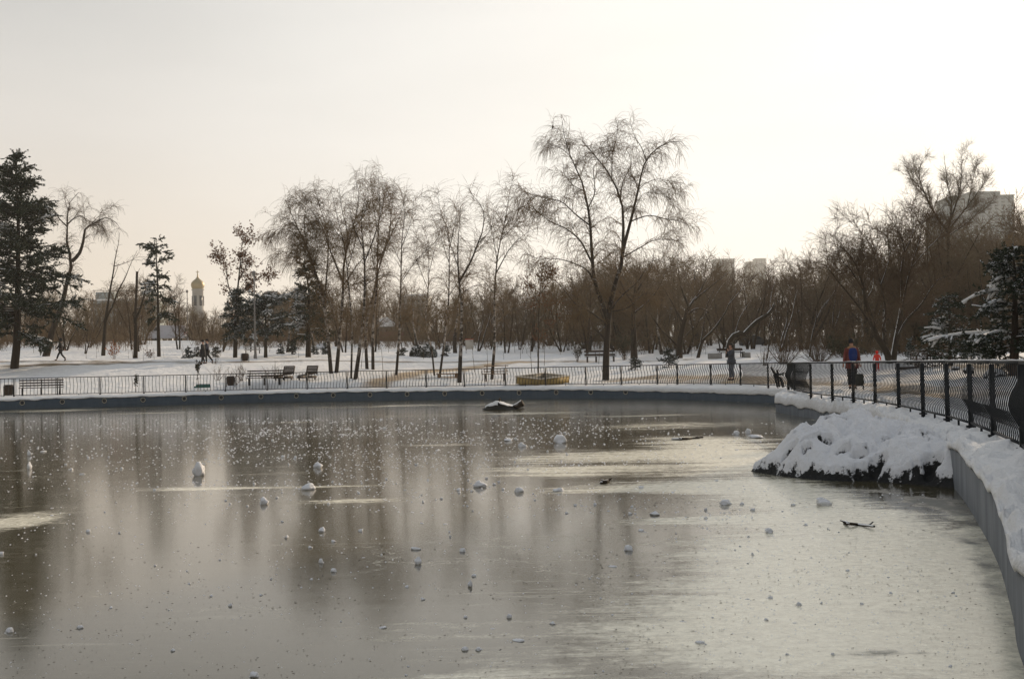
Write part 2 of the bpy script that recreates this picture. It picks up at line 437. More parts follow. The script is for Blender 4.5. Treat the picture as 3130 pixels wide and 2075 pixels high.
def sdist(X, Y):
    """distance to the outline, negative inside the pond"""
    P = OUT[::3]
    d = np.full(len(X), 1e9)
    for i in range(0, len(X), 20000):
        q = np.stack([X[i:i + 20000], Y[i:i + 20000]], -1)
        d[i:i + 20000] = np.sqrt(((q[:, None] - P[None]) ** 2).sum(-1).min(1))
    ins = inside(X, Y, OUT[::4])
    return np.where(ins, -d, d)

def fbm(P, sc, oct=4, seed=0.0):
    P = np.asarray(P)
    return np.array([noise.fractal(Vector((p[0] * sc + seed, p[1] * sc - seed, (p[2] if len(p) > 2 else 0) * sc + seed * .3)), 1.0, 2.0, oct) for p in P])

# ------------------------------------------------------------------ terrain
def axis(lo, hi, step, far_lo, far_hi, g=1.18):
    a = list(np.arange(lo, hi + .01, step))
    s = step; x = lo
    left = []
    while x > far_lo:
        s *= g; x -= s; left.append(x)
    s = step; x = a[-1]; right = []
    while x < far_hi:
        s *= g; x += s; right.append(x)
    return np.array(left[::-1] + a + right)
xs = axis(-46, 36, .62, -1500, 1500); ys = axis(-4, 108, .62, -400, 1500)
GX, GY = np.meshgrid(xs, ys); gx, gy = GX.ravel(), GY.ravel()
gz = TZ(gx, gy)
nearm = (gy < 125) & (gy > -10) & (np.abs(gx) < 60)
sd = np.full(len(gx), 99.0); sd[nearm] = sdist(gx[nearm], gy[nearm])
P2 = np.stack([gx, gy], -1)
bumpz = np.zeros(len(gx))
bumpz[nearm] = fbm(P2[nearm], .8, 3) * .10 + fbm(P2[nearm], .22, 2, 7.0) * .10
gz = gz + bumpz * np.clip((sd - 1.5) / 2.5, 0, 1)
gz = np.where(sd < .9, -.6, np.where(sd < 2.6, np.minimum(gz, .66), gz))
# worn paths and bare earth
def seg_d(X, Y, poly):
    best = np.full(len(X), 1e9)
    for (a, b) in zip(poly[:-1], poly[1:]):
        a = np.array(a); b = np.array(b); ab = b - a
        t = np.clip(((X - a[0]) * ab[0] + (Y - a[1]) * ab[1]) / (ab @ ab), 0, 1)
        best = np.minimum(best, np.hypot(X - a[0] - ab[0] * t, Y - a[1] - ab[1] * t))
    return best
dirt = np.zeros(len(gx)); tan = np.zeros(len(gx))
def path(pts, width, amt, tn):
    global dirt, tan
    d = seg_d(gx, gy, [gp(px, d)[:2] for px, d in pts])
    a = 1.4 * amt * np.exp(-(d / width) ** 2)
    tan = np.where(a > dirt, tn, tan); dirt = np.maximum(dirt, a)
path([(-200, 91.5), (250, 91), (600, 88.5), (1000, 90.5), (1350, 91), (1700, 92.5), (1790, 94)], 1.7, .50, .25)
path([(60, 85), (140, 86.5), (300, 87.5)], 2.2, .60, .0)
path([(160, 84.8), (210, 85)], .9, .75, .0)
path([(300, 89.3), (560, 88.6), (640, 88.3)], 1.4, .50, .1)
path([(1140, 68.5), (1190, 72), (1260, 77), (1420, 84), (1600, 92)], 1.3, .62, 1.0)
path([(1290, 73), (1390, 74.5)], .9, .5, .6)
path([(1790, 62), (2100, 57), (2330, 50), (2550, 36), (2800, 25)], 3.2, .56, 1.0)
path([(1950, 67), (2250, 60), (2600, 44), (2900, 30)], 3.4, .54, 1.0)
path([(1700, 92.5), (1900, 93), (2100, 88)], .8, .45, .5)
path([(2850, 60), (3000, 58), (3130, 52)], 2.4, .5, .35)
path([(2500, 36), (2750, 27), (2980, 22), (3130, 17)], 2.2, .5, 1.0)
nx, ny = len(xs), len(ys)
i, j = np.meshgrid(np.arange(nx - 1), np.arange(ny - 1)); a = (j * nx + i).ravel()
mb = MB(); mb.add(np.stack([gx, gy, gz], -1), np.stack([a, a + 1, a + nx + 1, a + nx], -1))
ground = mb.build('ground', M['ground'], smooth=True); tag(ground, 'snow-covered park ground with worn footpaths', None, kind='structure')
for nm, arr in (('dirt', dirt), ('tan', tan)):
    at_ = ground.data.attributes.new(nm, 'FLOAT', 'POINT'); at_.data.foreach_set('value', arr.astype(np.float32))

# ------------------------------------------------------------------ pond wall with snow cap
m, nt, Nn, Ll, b = newmat('painted_pond_wall')
tc = Nn.new('ShaderNodeTexCoord'); no = Nn.new('ShaderNodeTexNoise'); no.inputs['Scale'].default_value = 1.8; no.inputs['Detail'].default_value = 8
no.inputs['Roughness'].default_value = .7
L_ = Ll.new; mpw = Nn.new('ShaderNodeMapping'); mpw.inputs['Scale'].default_value = (1.6, 1.6, .35); L_(tc.outputs['Object'], mpw.inputs['Vector']); L_(mpw.outputs['Vector'], no.inputs['Vector'])
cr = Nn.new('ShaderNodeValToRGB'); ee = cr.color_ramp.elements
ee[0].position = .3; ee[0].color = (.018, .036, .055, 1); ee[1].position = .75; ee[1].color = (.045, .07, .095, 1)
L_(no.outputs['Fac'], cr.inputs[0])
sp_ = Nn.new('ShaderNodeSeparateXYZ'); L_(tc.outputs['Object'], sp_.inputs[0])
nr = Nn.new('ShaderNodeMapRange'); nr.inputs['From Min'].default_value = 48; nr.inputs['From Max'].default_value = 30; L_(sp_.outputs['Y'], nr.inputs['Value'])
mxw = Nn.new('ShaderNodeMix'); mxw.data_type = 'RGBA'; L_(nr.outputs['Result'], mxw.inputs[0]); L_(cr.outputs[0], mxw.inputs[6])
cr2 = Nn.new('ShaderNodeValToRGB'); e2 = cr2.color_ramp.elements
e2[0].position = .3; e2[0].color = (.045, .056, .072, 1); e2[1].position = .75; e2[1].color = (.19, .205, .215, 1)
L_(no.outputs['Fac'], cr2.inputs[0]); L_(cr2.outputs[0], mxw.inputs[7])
L_(mxw.outputs[2], b.inputs['Base Color']); b.inputs['Roughness'].default_value = .7
M['wall'] = m
n = len(OUT)
wall = thing('pond_wall', 'dark blue concrete pond wall capped with snow, curving round the frozen water', 'wall', (0, 0, 0))
q = np.arange(n); q2 = (q + 1) % n
def ribbon(offs, zs):
    """offs, zs: lists (m) of arrays (n,)"""
    m_ = len(offs)
    V = np.stack([np.stack([OUT[:, 0] + NRM[:, 0] * o, OUT[:, 1] + NRM[:, 1] * o, z], -1) for o, z in zip(offs, zs)])
    Q = np.concatenate([np.stack([k * n + q, k * n + q2, (k + 1) * n + q2, (k + 1) * n + q], -1) for k in range(m_ - 1)])
    return V.reshape(-1, 3), Q
o1 = np.ones(n)
# snow cap: the lip hangs lower towards the near end
Yo = OUT[:, 1]; Xo = OUT[:, 0]
lipbase = np.interp(Xo, [-25, -12, 2, 7, 10], [.50, .50, .47, .37, .33])
isnear = (Yo < 41.3) & (Xo > 1)
lipbase = np.where(isnear, np.interp(Yo, [5, 8, 12, 16, 22, 41], [.53, .54, .54, .52, .36, .28]), lipbase)
OP = np.stack([Xo, Yo, Xo * 0], -1)
lip = lipbase + fbm(OP, 1.3, 4, 3.0) * .055 + np.clip(fbm(OP, .5, 3, 9.0) - .25, 0, 1) * -.16
mb = MB(); mb.add(*ribbon([o1 * .0, o1 * 0.0, o1 * .03], [o1 * -.15, lip + .01, lip + .02]))
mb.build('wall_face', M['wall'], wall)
offs = [o1 * .05, o1 * -.02, o1 * -.035, o1 * -.015, o1 * .06, o1 * .22, o1 * .5, o1 * .9, o1 * 1.5, o1 * 2.1, o1 * 3.1]
zs = [lip + .03, lip, lip + .035, np.maximum(lip + .07, .54), np.maximum(lip + .10, .60), o1 * .645, o1 * .67, o1 * .69, o1 * .70, o1 * .69, o1 * .58]
# subdivide the cap for the near side: noise per ring
for k in range(3, len(offs) - 1):
    PP = np.stack([Xo + NRM[:, 0] * offs[k], Yo + NRM[:, 1] * offs[k], o1 * k], -1)
    amp = np.where(Yo < 45, .12, .04) * (1 if k > 3 else .5)
    zs[k] = zs[k] + fbm(PP, 2.3, 4, 1.0) * amp
# finer ring subdivision
offs2, zs2 = [offs[0], offs[1], offs[2], offs[3]], [zs[0], zs[1], zs[2], zs[3]]
for k in range(3, len(offs) - 1):
    for t in (.33, .67, 1.0):
        oo = offs[k] * (1 - t) + offs[k + 1] * t; zz = zs[k] * (1 - t) + zs[k + 1] * t
        if t < 1 or True:
            PP = np.stack([Xo + NRM[:, 0] * oo, Yo + NRM[:, 1] * oo, o1 * 0], -1)
            zz = zz + fbm(PP, 5.5, 3, 4.0) * np.where(Yo < 45, .085, .02)
        offs2.append(oo); zs2.append(zz)
mb = MB(); mb.add(*ribbon(offs2, zs2))
mb.build('snow_cap', M['snow'], wall, smooth=True)
# pale pipe rings set in the far wall
M['ring'] = plain('pale_ring', (.42, .38, .30), .6, .2, 20)
M['hole'] = plain('pipe_hole', (.03, .035, .04), .8, .3, 20)
uo = Xo / np.maximum(Yo, .1)
fm = np.where((Yo > 43))[0]
for px in (70, 194, 318.7, 440.7, 561.6, 677.8, 794, 907.8, 1022, 1133, 1246.7, 1363, 1473, 1588.7, 1700.8, 1808, 1911.6):
    pr = ray(px, 1215); uu = pr[0] / pr[1]
    k = fm[np.argmin(np.abs(uo[fm] - uu))]
    c = np.array([*(OUT[k] - NRM[k] * .012), .345]); nv = np.array([*NRM[k], 0]); tv = np.array([-NRM[k][1], NRM[k][0], 0])
    a = np.linspace(0, 2 * math.pi, 25)[:-1]
    ringp = [c + .118 * (math.cos(x) * tv + math.sin(x) * np.array([0, 0, 1])) for x in a]
    rb = MB(); P = np.array(ringp + ringp[:2]); rb.add(*tubes(P[None], np.full((1, len(P)), .016), 6))
    ro = rb.build('pipe_ring', M['ring'], wall)
    hb = MB(); hv = np.array([c + nv * .006 + .11 * (math.cos(x) * tv + math.sin(x) * np.array([0, 0, 1])) for x in a])
    hb.add(hv, [list(range(24))]); hb.build('pipe_hole', M['hole'], ro)

# ------------------------------------------------------------------ ice
ixs = np.arange(-44, 14.2, .35); iys = np.arange(-1, 68.5, .35)
IX, IY = np.meshgrid(ixs, iys); ix, iy = IX.ravel(), IY.ravel()
sdi = sdist(ix, iy)
keep = sdi < .35
frost = np.zeros(len(ix)); wet = np.zeros(len(ix)); warm = np.zeros(len(ix))
def patch(arr, px, py, wpx, dy, amt):
    """a patch lying on the ice: its middle and half-sizes read off in picture pixels, turned into metres"""
    c = onz(px, py); d = c[1]
    rx = wpx / FPX * d; ry = abs(onz(px, py - dy)[1] - onz(px, py + dy)[1]) / 2
    arr += amt * np.exp(-(((ix - c[0]) / rx) ** 2 + ((iy - c[1]) / ry) ** 2))
for p in ((1950, 1395, 420, 25, .55), (1700, 1440, 330, 16, .5), (2150, 1350, 250, 22, .5), (1980, 1490, 420, 18, .45), (2100, 1590, 330, 14, .5),
          (2080, 1300, 300, 14, .4), (1250, 1240, 420, 4, .4), (1650, 1262, 420, 6, .35), (1950, 1270, 300, 6, .4), (600, 1492, 230, 7, .55),
          (60, 1590, 130, 30, .7), (1050, 1535, 170, 8, .55), (1000, 1485, 300, 4, .4), (150, 1255, 240, 4, .5), (500, 1262, 200, 3, .35), (900, 1290, 90, 4, .3),
          (2350, 1500, 260, 70, .6), (2500, 1750, 430, 150, .85), (2800, 1650, 260, 120, .7), (2350, 1950, 420, 110, .6), (1900, 1890, 300, 90, .18),
          (2950, 1950, 260, 130, .65), (1400, 1960, 500, 90, .15), (1480, 2060, 240, 16, .45), (2250, 1400, 160, 40, .4), (1350, 1360, 250, 10, .25), (800, 1440, 400, 14, .18), (300, 1430, 260, 12, .15)):
    patch(frost, *p)
frost += np.clip(1 - np.abs(sdi + .05) / .22, 0, 1) * .55
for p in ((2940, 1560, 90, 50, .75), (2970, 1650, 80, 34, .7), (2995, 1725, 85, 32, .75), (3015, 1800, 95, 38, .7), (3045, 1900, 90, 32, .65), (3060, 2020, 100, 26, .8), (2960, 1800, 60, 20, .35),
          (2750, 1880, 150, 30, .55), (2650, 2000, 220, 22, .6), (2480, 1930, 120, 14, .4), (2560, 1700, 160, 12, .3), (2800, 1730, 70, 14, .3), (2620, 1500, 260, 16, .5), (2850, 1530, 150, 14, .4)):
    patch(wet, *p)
for p in ((1900, 1400, 700, 110, 1.0), (1700, 1300, 900, 70, .8), (2300, 1450, 420, 130, .7)):
    patch(warm, *p)
mb = MB(); icn = len(ixs)
i, j = np.meshgrid(np.arange(len(ixs) - 1), np.arange(len(iys) - 1)); a = (j * icn + i).ravel()
Q = np.stack([a, a + 1, a + icn + 1, a + icn], -1)
Q = Q[keep[Q].any(1)]
used = np.unique(Q); remap = np.full(len(ix), -1); remap[used] = np.arange(len(used))
mb.add(np.stack([ix[used], iy[used], ix[used] * 0], -1), remap[Q])
m, nt, Nn, Ll, b = newmat('frosted_ice'); M['ice'] = m
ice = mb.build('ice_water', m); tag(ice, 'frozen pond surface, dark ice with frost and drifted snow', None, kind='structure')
for nm, arr in (('frost', frost), ('wet', wet), ('warm', warm)):
    at_ = ice.data.attributes.new(nm, 'FLOAT', 'POINT'); at_.data.foreach_set('value', arr[used].astype(np.float32))
def nn(t, **kw):
    x = Nn.new(t)
    for k, v in kw.items(): setattr(x, k, v)
    return x
tc = nn('ShaderNodeTexCoord')
def noi(scale, detail=6, rough=.6, stretch=None, dist=0.0):
    x = nn('ShaderNodeTexNoise'); x.inputs['Scale'].default_value = scale; x.inputs['Detail'].default_value = detail; x.inputs['Roughness'].default_value = rough
    x.inputs['Distortion'].default_value = dist
    if stretch:
        mp = nn('ShaderNodeMapping'); mp.inputs['Scale'].default_value = stretch; L_(tc.outputs['Object'], mp.inputs['Vector']); L_(mp.outputs['Vector'], x.inputs['Vector'])
    else: L_(tc.outputs['Object'], x.inputs['Vector'])
    return x
L_ = Ll.new
def mth(op, a, b=None, c=None):
    x = nn('ShaderNodeMath', operation=op)
    for k, v in enumerate((a, b, c)):
        if v is None: continue
        if isinstance(v, (int, float)): x.inputs[k].default_value = v
        else: L_(v, x.inputs[k])
    return x.outputs[0]
def mrange(v, a, b_, c=0.0, d=1.0, sm=True):
    x = nn('ShaderNodeMapRange')
    if sm: x.interpolation_type = 'SMOOTHSTEP'
    x.inputs['From Min'].default_value = a; x.inputs['From Max'].default_value = b_; x.inputs['To Min'].default_value = c; x.inputs['To Max'].default_value = d
    L_(v, x.inputs['Value']); return x.outputs['Result']
afr = nn('ShaderNodeAttribute', attribute_name='frost').outputs['Fac']
awet = nn('ShaderNodeAttribute', attribute_name='wet').outputs['Fac']
awarm = nn('ShaderNodeAttribute', attribute_name='warm').outputs['Fac']
n1 = noi(.42, 10, .68, (.55, 1.0, 1.0), .4).outputs['Fac']       # big drifts
n2 = noi(3.0, 8, .7).outputs['Fac']                              # mottling
n3 = noi(26.0, 4, .7).outputs['Fac']                             # crumbs of frost
n4 = noi(.16, 5, .6).outputs['Fac']
n5 = noi(1.0, 9, .72, (.30, 2.6, 1.0), .6).outputs['Fac']         # wind streaks
n6 = noi(9.0, 6, .75).outputs['Fac']
dsum = mth('ADD', mth('MULTIPLY_ADD', afr, 1.15, n1), mth('ADD', mth('MULTIPLY', mth('SUBTRACT', n5, .5), 1.3), mth('ADD', mth('MULTIPLY', mth('SUBTRACT', n2, .5), .35), mth('MULTIPLY', mth('SUBTRACT', n6, .5), .4))))
drift = mrange(dsum, .70, 1.15)
spk = mrange(mth('ADD', mth('ADD', n3, mth('MULTIPLY', n2, .35)), mth('MULTIPLY', n4, .25)), .95, 1.03)
spk = mth('MULTIPLY', spk, .6)
cell = nn('ShaderNodeTexVoronoi', feature='DISTANCE_TO_EDGE'); cell.inputs['Scale'].default_value = .38; cell.inputs['Randomness'].default_value = 1.0
wv = nn('ShaderNodeVectorMath', operation='ADD'); wn = noi(.8, 6, .7); wsc = nn('ShaderNodeVectorMath', operation='SCALE'); wsc.inputs['Scale'].default_value = 1.6
L_(wn.outputs['Color'], wsc.inputs[0]); L_(tc.outputs['Object'], wv.inputs[0]); L_(wsc.outputs[0], wv.inputs[1]); L_(wv.outputs[0], cell.inputs['Vector'])
crack = mth('MULTIPLY', mrange(cell.outputs['Distance'], .0, .006, 1.0, 0.0), mrange(n4, .45, .6, 0.0, .55))
scr = mth('MULTIPLY', mrange(noi(2.2, 3, .5, (.25, 6.0, 1.0), 1.2).outputs['Fac'], .60, .68), mth('MULTIPLY', mrange(n4, .40, .62), .30))
grain = mth('MULTIPLY', mth('SUBTRACT', noi(24.0, 3, .7).outputs['Fac'], .5), .55)
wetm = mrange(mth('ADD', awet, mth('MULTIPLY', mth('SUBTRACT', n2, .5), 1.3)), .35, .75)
fac = mth('MAXIMUM', mth('MULTIPLY', drift, .85), spk)
fac = mth('MULTIPLY', fac, mth('SUBTRACT', 1.0, mth('MULTIPLY', wetm, .8)))
fac = mth('MAXIMUM', fac, mth('MAXIMUM', crack, scr))
fprev = fac
mott = mth('ADD', grain, mth('MULTIPLY', mth('SUBTRACT', n6, .5), 1.9))
fac = nn('ShaderNodeClamp'); fac_in = mth('ADD', mth('MULTIPLY', mth('ADD', 1.0, mott), fprev), mth('MULTIPLY', mth('MAXIMUM', mott, 0.0), .045)); L_(fac_in, fac.inputs['Value']); fac = fac.outputs[0]
base = nn('ShaderNodeMix', data_type='RGBA'); base.inputs[6].default_value = (.058, .048, .022, 1); base.inputs[7].default_value = (.78, .735, .58, 1)
L_(fac, base.inputs[0])
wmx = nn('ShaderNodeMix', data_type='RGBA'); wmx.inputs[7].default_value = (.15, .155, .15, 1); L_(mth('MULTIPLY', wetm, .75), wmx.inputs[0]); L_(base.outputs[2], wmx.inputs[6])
L_(wmx.outputs[2], b.inputs['Base Color'])
rg = mth('ADD', mth('MULTIPLY_ADD', n2, .06, .08), mth('MAXIMUM', mth('MULTIPLY', fac, .16), mth('MULTIPLY', wetm, .6))); L_(rg, b.inputs['Roughness'])
b.inputs['IOR'].default_value = 1.40; b.inputs['Specular Tint'].default_value = (1.0, .97, .86, 1)
bp = nn('ShaderNodeBump'); bp.inputs['Strength'].default_value = .09; bp.inputs['Distance'].default_value = .02
hh = mth('ADD', mth('MULTIPLY', noi(1.4, 5, .6, (.6, 1, 1)).outputs['Fac'], .5), mth('MULTIPLY', fac, .3))
L_(hh, bp.inputs['Height']); L_(bp.outputs['Normal'], b.inputs['Normal'])
# ------------------------------------------------------------------ tree growing
def unit(v): return v / (np.linalg.norm(v, axis=-1, keepdims=True) + 1e-9)

def grow(rng, P0, D0, Ln, m, wig, grav, gexp=1.0):
    n = len(P0); pts = np.empty((n, m, 3)); pts[:, 0] = P0; d = unit(D0.copy()); st = (Ln / (m - 1))[:, None]
    for i in range(1, m):
        d = d + rng.normal(0, wig, (n, 3)); d[:, 2] += grav * (i / (m - 1)) ** gexp; d = unit(d)
        pts[:, i] = pts[:, i - 1] + d * st
    return pts

def spawn(rng, P, Rd, dens, t0, t1, ang, ln, m, wig, grav, rr, rmin, rmax, gexp=1.0, taper=.35, upbias=0.0, tlen=.4, flat=0.0):
    """children of the polylines P: dens per metre, at ang degrees from the parent, ln=(lo,hi) metres"""
    N, mm, _ = P.shape
    seg = np.linalg.norm(np.diff(P, axis=1), axis=2).sum(1)
    cnt = rng.poisson(np.maximum(dens * seg * (t1 - t0), 0))
    idx = np.repeat(np.arange(N), cnt); n = len(idx)
    if n == 0: return np.zeros((0, m, 3)), np.zeros((0, m))
    t = rng.uniform(t0, t1, n); x = t * (mm - 1); k = np.minimum(x.astype(int), mm - 2); f = (x - k)[:, None]
    p = P[idx, k] * (1 - f) + P[idx, k + 1] * f
    tg = unit(P[idx, k + 1] - P[idx, k])
    r = Rd[idx, k] * (1 - f[:, 0]) + Rd[idx, k + 1] * f[:, 0]
    pv = rng.normal(0, 1, (n, 3)); pv -= (pv * tg).sum(1, keepdims=True) * tg; 
    pv[:, 2] *= (1 - flat)
    pv = unit(pv)
    a = np.radians(rng.normal(ang, ang * .22, n))[:, None]
    d = np.cos(a) * tg + np.sin(a) * pv; d[:, 2] += upbias
    Ln = rng.uniform(ln[0], ln[1], n) * (1 - tlen * t)
    C = grow(rng, p, d, Ln, m, wig, grav, gexp)
    r0 = np.clip(r * rr, rmin, rmax)
    C_R = r0[:, None] * np.linspace(1, taper, m)[None]
    return C, C_R

def build_crown(rng, limbs, levels):
    """limbs: list of (pts(m,3), r0, r1); returns list of (P,R,k) per level"""
    mL = 14
    P = np.stack([resample(l[0], mL) for l in limbs])
    Rd = np.stack([np.linspace(1, 0, mL) ** 1.15 * (l[1] - l[2]) * (.92 if l[1] > .1 else .8) + l[2] * .8 for l in limbs])
    out = [(P, Rd)]
    for lv in levels:
        kw = dict(lv); src = kw.pop('src'); 
        Cs = [spawn(rng, out[s][0], out[s][1], **kw) for s in src]
        out.append((np.concatenate([c[0] for c in Cs]), np.concatenate([c[1] for c in Cs])))
    return out

def crown_mesh(out, skip=1, ks=(5, 4, 3, 3, 3)):
    mb = MB()
    for lv, (P, Rd) in enumerate(out):
        if lv < skip or len(P) == 0: continue
        V, Q = tubes(P, Rd, ks[min(lv - skip, len(ks) - 1)]); mb.add(V, Q)
    return mb

def trunk_mesh(out, k=9, flare=True):
    P, Rd = out[0]; Rd = Rd.copy()
    mb = MB()
    for i in range(len(P)):
        kk = k if Rd[i, 0] > .05 else 6
        mb.add(*tubes(P[i:i + 1], Rd[i:i + 1], kk))
    return mb

def limb_px(spec, d0):
    """spec: list of dicts(px=[(x,y)..], r=(r0,r1), off=metres of depth at the tip, par=index of the limb it leaves). World polylines."""
    res = []
    for s in spec:
        pts = s['px']; off = s.get('off', 0.0); par = s.get('par')
        n = len(pts)
        if par is None:
            dd = d0 + s.get('d', 0.0)
            W = [at(x, y, dd + off * (i / max(1, n - 1))) for i, (x, y) in enumerate(pts)]
            if s.get('root', False): W[0] = gp(pts[0][0], dd) - np.array([0, 0, .08])
        else:
            Q = resample(res[par], 60); c = at(*pts[0], d0)
            k = np.argmin((Q[:, 0] - c[0]) ** 2 + (Q[:, 2] - c[2]) ** 2)
            dd = Q[k, 1]
            W = [Q[k]] + [at(x, y, dd + off * (i / max(1, n - 1))) for i, (x, y) in enumerate(pts) if i > 0]
        res.append(np.array(W))
    return res

BIRCH_LV = [dict(src=[0], dens=1.6, t0=.24, t1=1.0, ang=42, ln=(.9, 2.3), m=7, wig=.13, grav=-.14, rr=.5, rmin=.012, rmax=.030, tlen=.78),
            dict(src=[0, 1], dens=3.4, t0=.2, t1=1.0, ang=45, ln=(.5, 1.3), m=5, wig=.14, grav=-.12, rr=.5, rmin=.008, rmax=.014),
            dict(src=[1, 2], dens=11.5, t0=.1, t1=1.0, ang=50, ln=(.5, 1.6), m=6, wig=.08, grav=-.55, rr=.5, rmin=.0078, rmax=.0095, taper=.6)]
BARE_LV = [dict(src=[0], dens=1.7, t0=.2, t1=1.0, ang=42, ln=(1.0, 2.6), m=6, wig=.14, grav=.05, rr=.5, rmin=.014, rmax=.038, tlen=.5),
           dict(src=[0, 1], dens=4.2, t0=.2, t1=1.0, ang=45, ln=(.5, 1.3), m=5, wig=.15, grav=.04, rr=.5, rmin=.009, rmax=.015),
           dict(src=[1, 2], dens=8, t0=.15, t1=1.0, ang=45, ln=(.3, .85), m=4, wig=.14, grav=.02, rr=.6, rmin=.007, rmax=.009, taper=.6)]
def scaled(lv, **kw):
    out = [dict(l) for l in lv]
    for k, v in kw.items():
        for l in out:
            if isinstance(v, (int, float)) and k in ('dens',): l[k] = l[k] * v
            elif k == 'ln': l[k] = (l[k][0] * v, l[k][1] * v)
            elif k == 'r': l['rmin'] *= v; l['rmax'] *= v
            else: l[k] = v
    return out

def hero(name, label, cat, d, spec, levels, barkm, twigm, seed, group=None, leaves=None):
    rng = np.random.default_rng(seed)
    W = limb_px(spec, d)
    base = W[0][0].copy()
    limbs = [(w - base, *s['r']) for w, s in zip(W, spec)]
    out = build_crown(rng, limbs, levels)
    t = thing(name, label, cat, base, group=group)
    trunk_mesh(out).build('trunk', M[barkm], t, smooth=True)
    crown_mesh(out).build('crown', M[twigm], t)
    if leaves:
        src = np.concatenate([o[0].reshape(-1, 3) for o in out[2:]]); leaf_mesh(rng, src, *leaves[:3]).build('foliage', M[leaves[3]], t)
    return t

def leaf_mesh(rng, src, n, size, spread):
    p = src[rng.integers(0, len(src), n)] + rng.normal(0, spread, (n, 3))
    a = unit(rng.normal(0, 1, (n, 3))); b = unit(np.cross(a, rng.normal(0, 1, (n, 3))))
    s = size * rng.uniform(.6, 1.3, (n, 1))
    V = np.stack([p - a * s, p + b * s * .6, p + a * s, p - b * s * .6], 1).reshape(-1, 3)
    return MB().add(V, np.arange(n * 4).reshape(-1, 4))

def conifer(name, label, cat, d, px_base, path, prof, seed, mat='needle', nbr=7.0, droop=-.25, up=.25, sub=(5.0, (.35, .8)), gaps=0.0, snow=0.0, tint=None, group=None, blade=(.15, .042), start=.12, trunk_r=.2, depth_bias=None, side=None):
    """path: trunk in picture pixels; prof: function t(0 base..1 tip) -> branch length in metres"""
    rng = np.random.default_rng(seed)
    W = [gp(*px_base, ) if False else gp(path[0][0], d)] + [at(x, y, d) for x, y in path[1:]]
    base = W[0].copy(); T = resample(np.array(W) - base, 40); T[0, 2] -= .1
    H = T[-1, 2]
    tR = np.linspace(trunk_r, .02, 40)
    n = int(nbr * H * (1 - start)); t = np.sort(rng.uniform(start, .985, n)); 
    if gaps:
        t = np.clip(t + .018 * np.sin(t * 46 + seed) , start, .985)
    k = np.minimum((t * 39).astype(int), 38); f = (t * 39 - k)[:, None]
    p = T[k] * (1 - f) + T[k + 1] * f
    az = rng.uniform(0, 2 * math.pi, n)
    if side: az = np.where(rng.random(n) < side[1], side[0] + rng.normal(0, .6, n), az)
    Ln = np.array([prof(x, a) for x, a in zip(t, az)]) * rng.uniform(.65, 1.12, n)
    D = np.stack([np.cos(az), np.sin(az), up * (t - .25) * 2], -1)
    B = grow(rng, p, D, Ln, 8, .07, droop / 4, 1.0)
    BR = np.clip(Ln * .012, .012, .06)[:, None] * np.linspace(1, .25, 8)[None]
    tw = MB(); tw.add(*tubes(T[None], tR[None], 9)); tw.add(*tubes(B, BR, 4))
    S, SR = spawn(rng, B, BR, dens=sub[0], t0=.18, t1=1.0, ang=52, ln=sub[1], m=4, wig=.12, grav=-.10, rr=.4, rmin=.006, rmax=.012, tlen=.35, flat=.55)
    tw.add(*tubes(S, SR, 3))
    S2 = np.concatenate([S.reshape(-1, 4, 3), B[:, 3:7], B[:, 4:8]])
    # needles: short blades all along the sprays
    nb = 7
    pts = np.repeat(S2.reshape(-1, 3), nb, 0); dirs = np.repeat(unit(np.gradient(S2, axis=1)).reshape(-1, 3), nb, 0)
    pts = pts + dirs * rng.uniform(-.09, .09, (len(pts), 1))
    q = unit(dirs * .55 + rng.normal(0, .75, (len(pts), 3)))
    q[:, 2] *= .75
    w = unit(np.cross(q, rng.normal(0, 1, (len(pts), 3)))) * blade[1]
    L = (blade[0] * rng.uniform(.6, 1.3, len(pts)))[:, None]
    V = np.stack([pts - w, pts + w, pts + q * L], 1).reshape(-1, 3)
    th = thing(name, label, cat, base, group=group)
    tw.build('trunk', M['bark'], th, smooth=True)
    MB().add(V, np.arange(len(V)).reshape(-1, 3)).build('foliage', M[mat], th)
    if snow:
        key = np.array([noise.noise(Vector((x[0] * .55, x[1] * .55, x[2] * .55 + seed))) for x in S[:, 2]])
        ok = S[key > (.5 - snow)]
        if len(ok):
            c = (ok[:, 1:-1] + ok[:, 2:]) / 2
            n2 = len(ok)
            P = ok.copy(); P[:, :, 2] += .045
            V, Q = tubes(P, np.full((n2, 4), .05) * rng.uniform(.5, 1.3, (n2, 1)), 5)
            sb = MB(); sb.add(V, Q)
            kb = np.array([noise.noise(Vector((x[0] * .55, x[1] * .55, x[2] * .55 + seed))) for x in B[:, 5]])
            okb = B[kb > (.35 - snow)]
            if len(okb):
                P = okb[:, 2:].copy(); P[:, :, 2] += .06
                sb.add(*tubes(P, np.full((len(P), 6), .075) * rng.uniform(.7, 1.2, (len(P), 6)), 5))
            sb.build('snow_clumps', M['snow'], th, smooth=True)
    return th

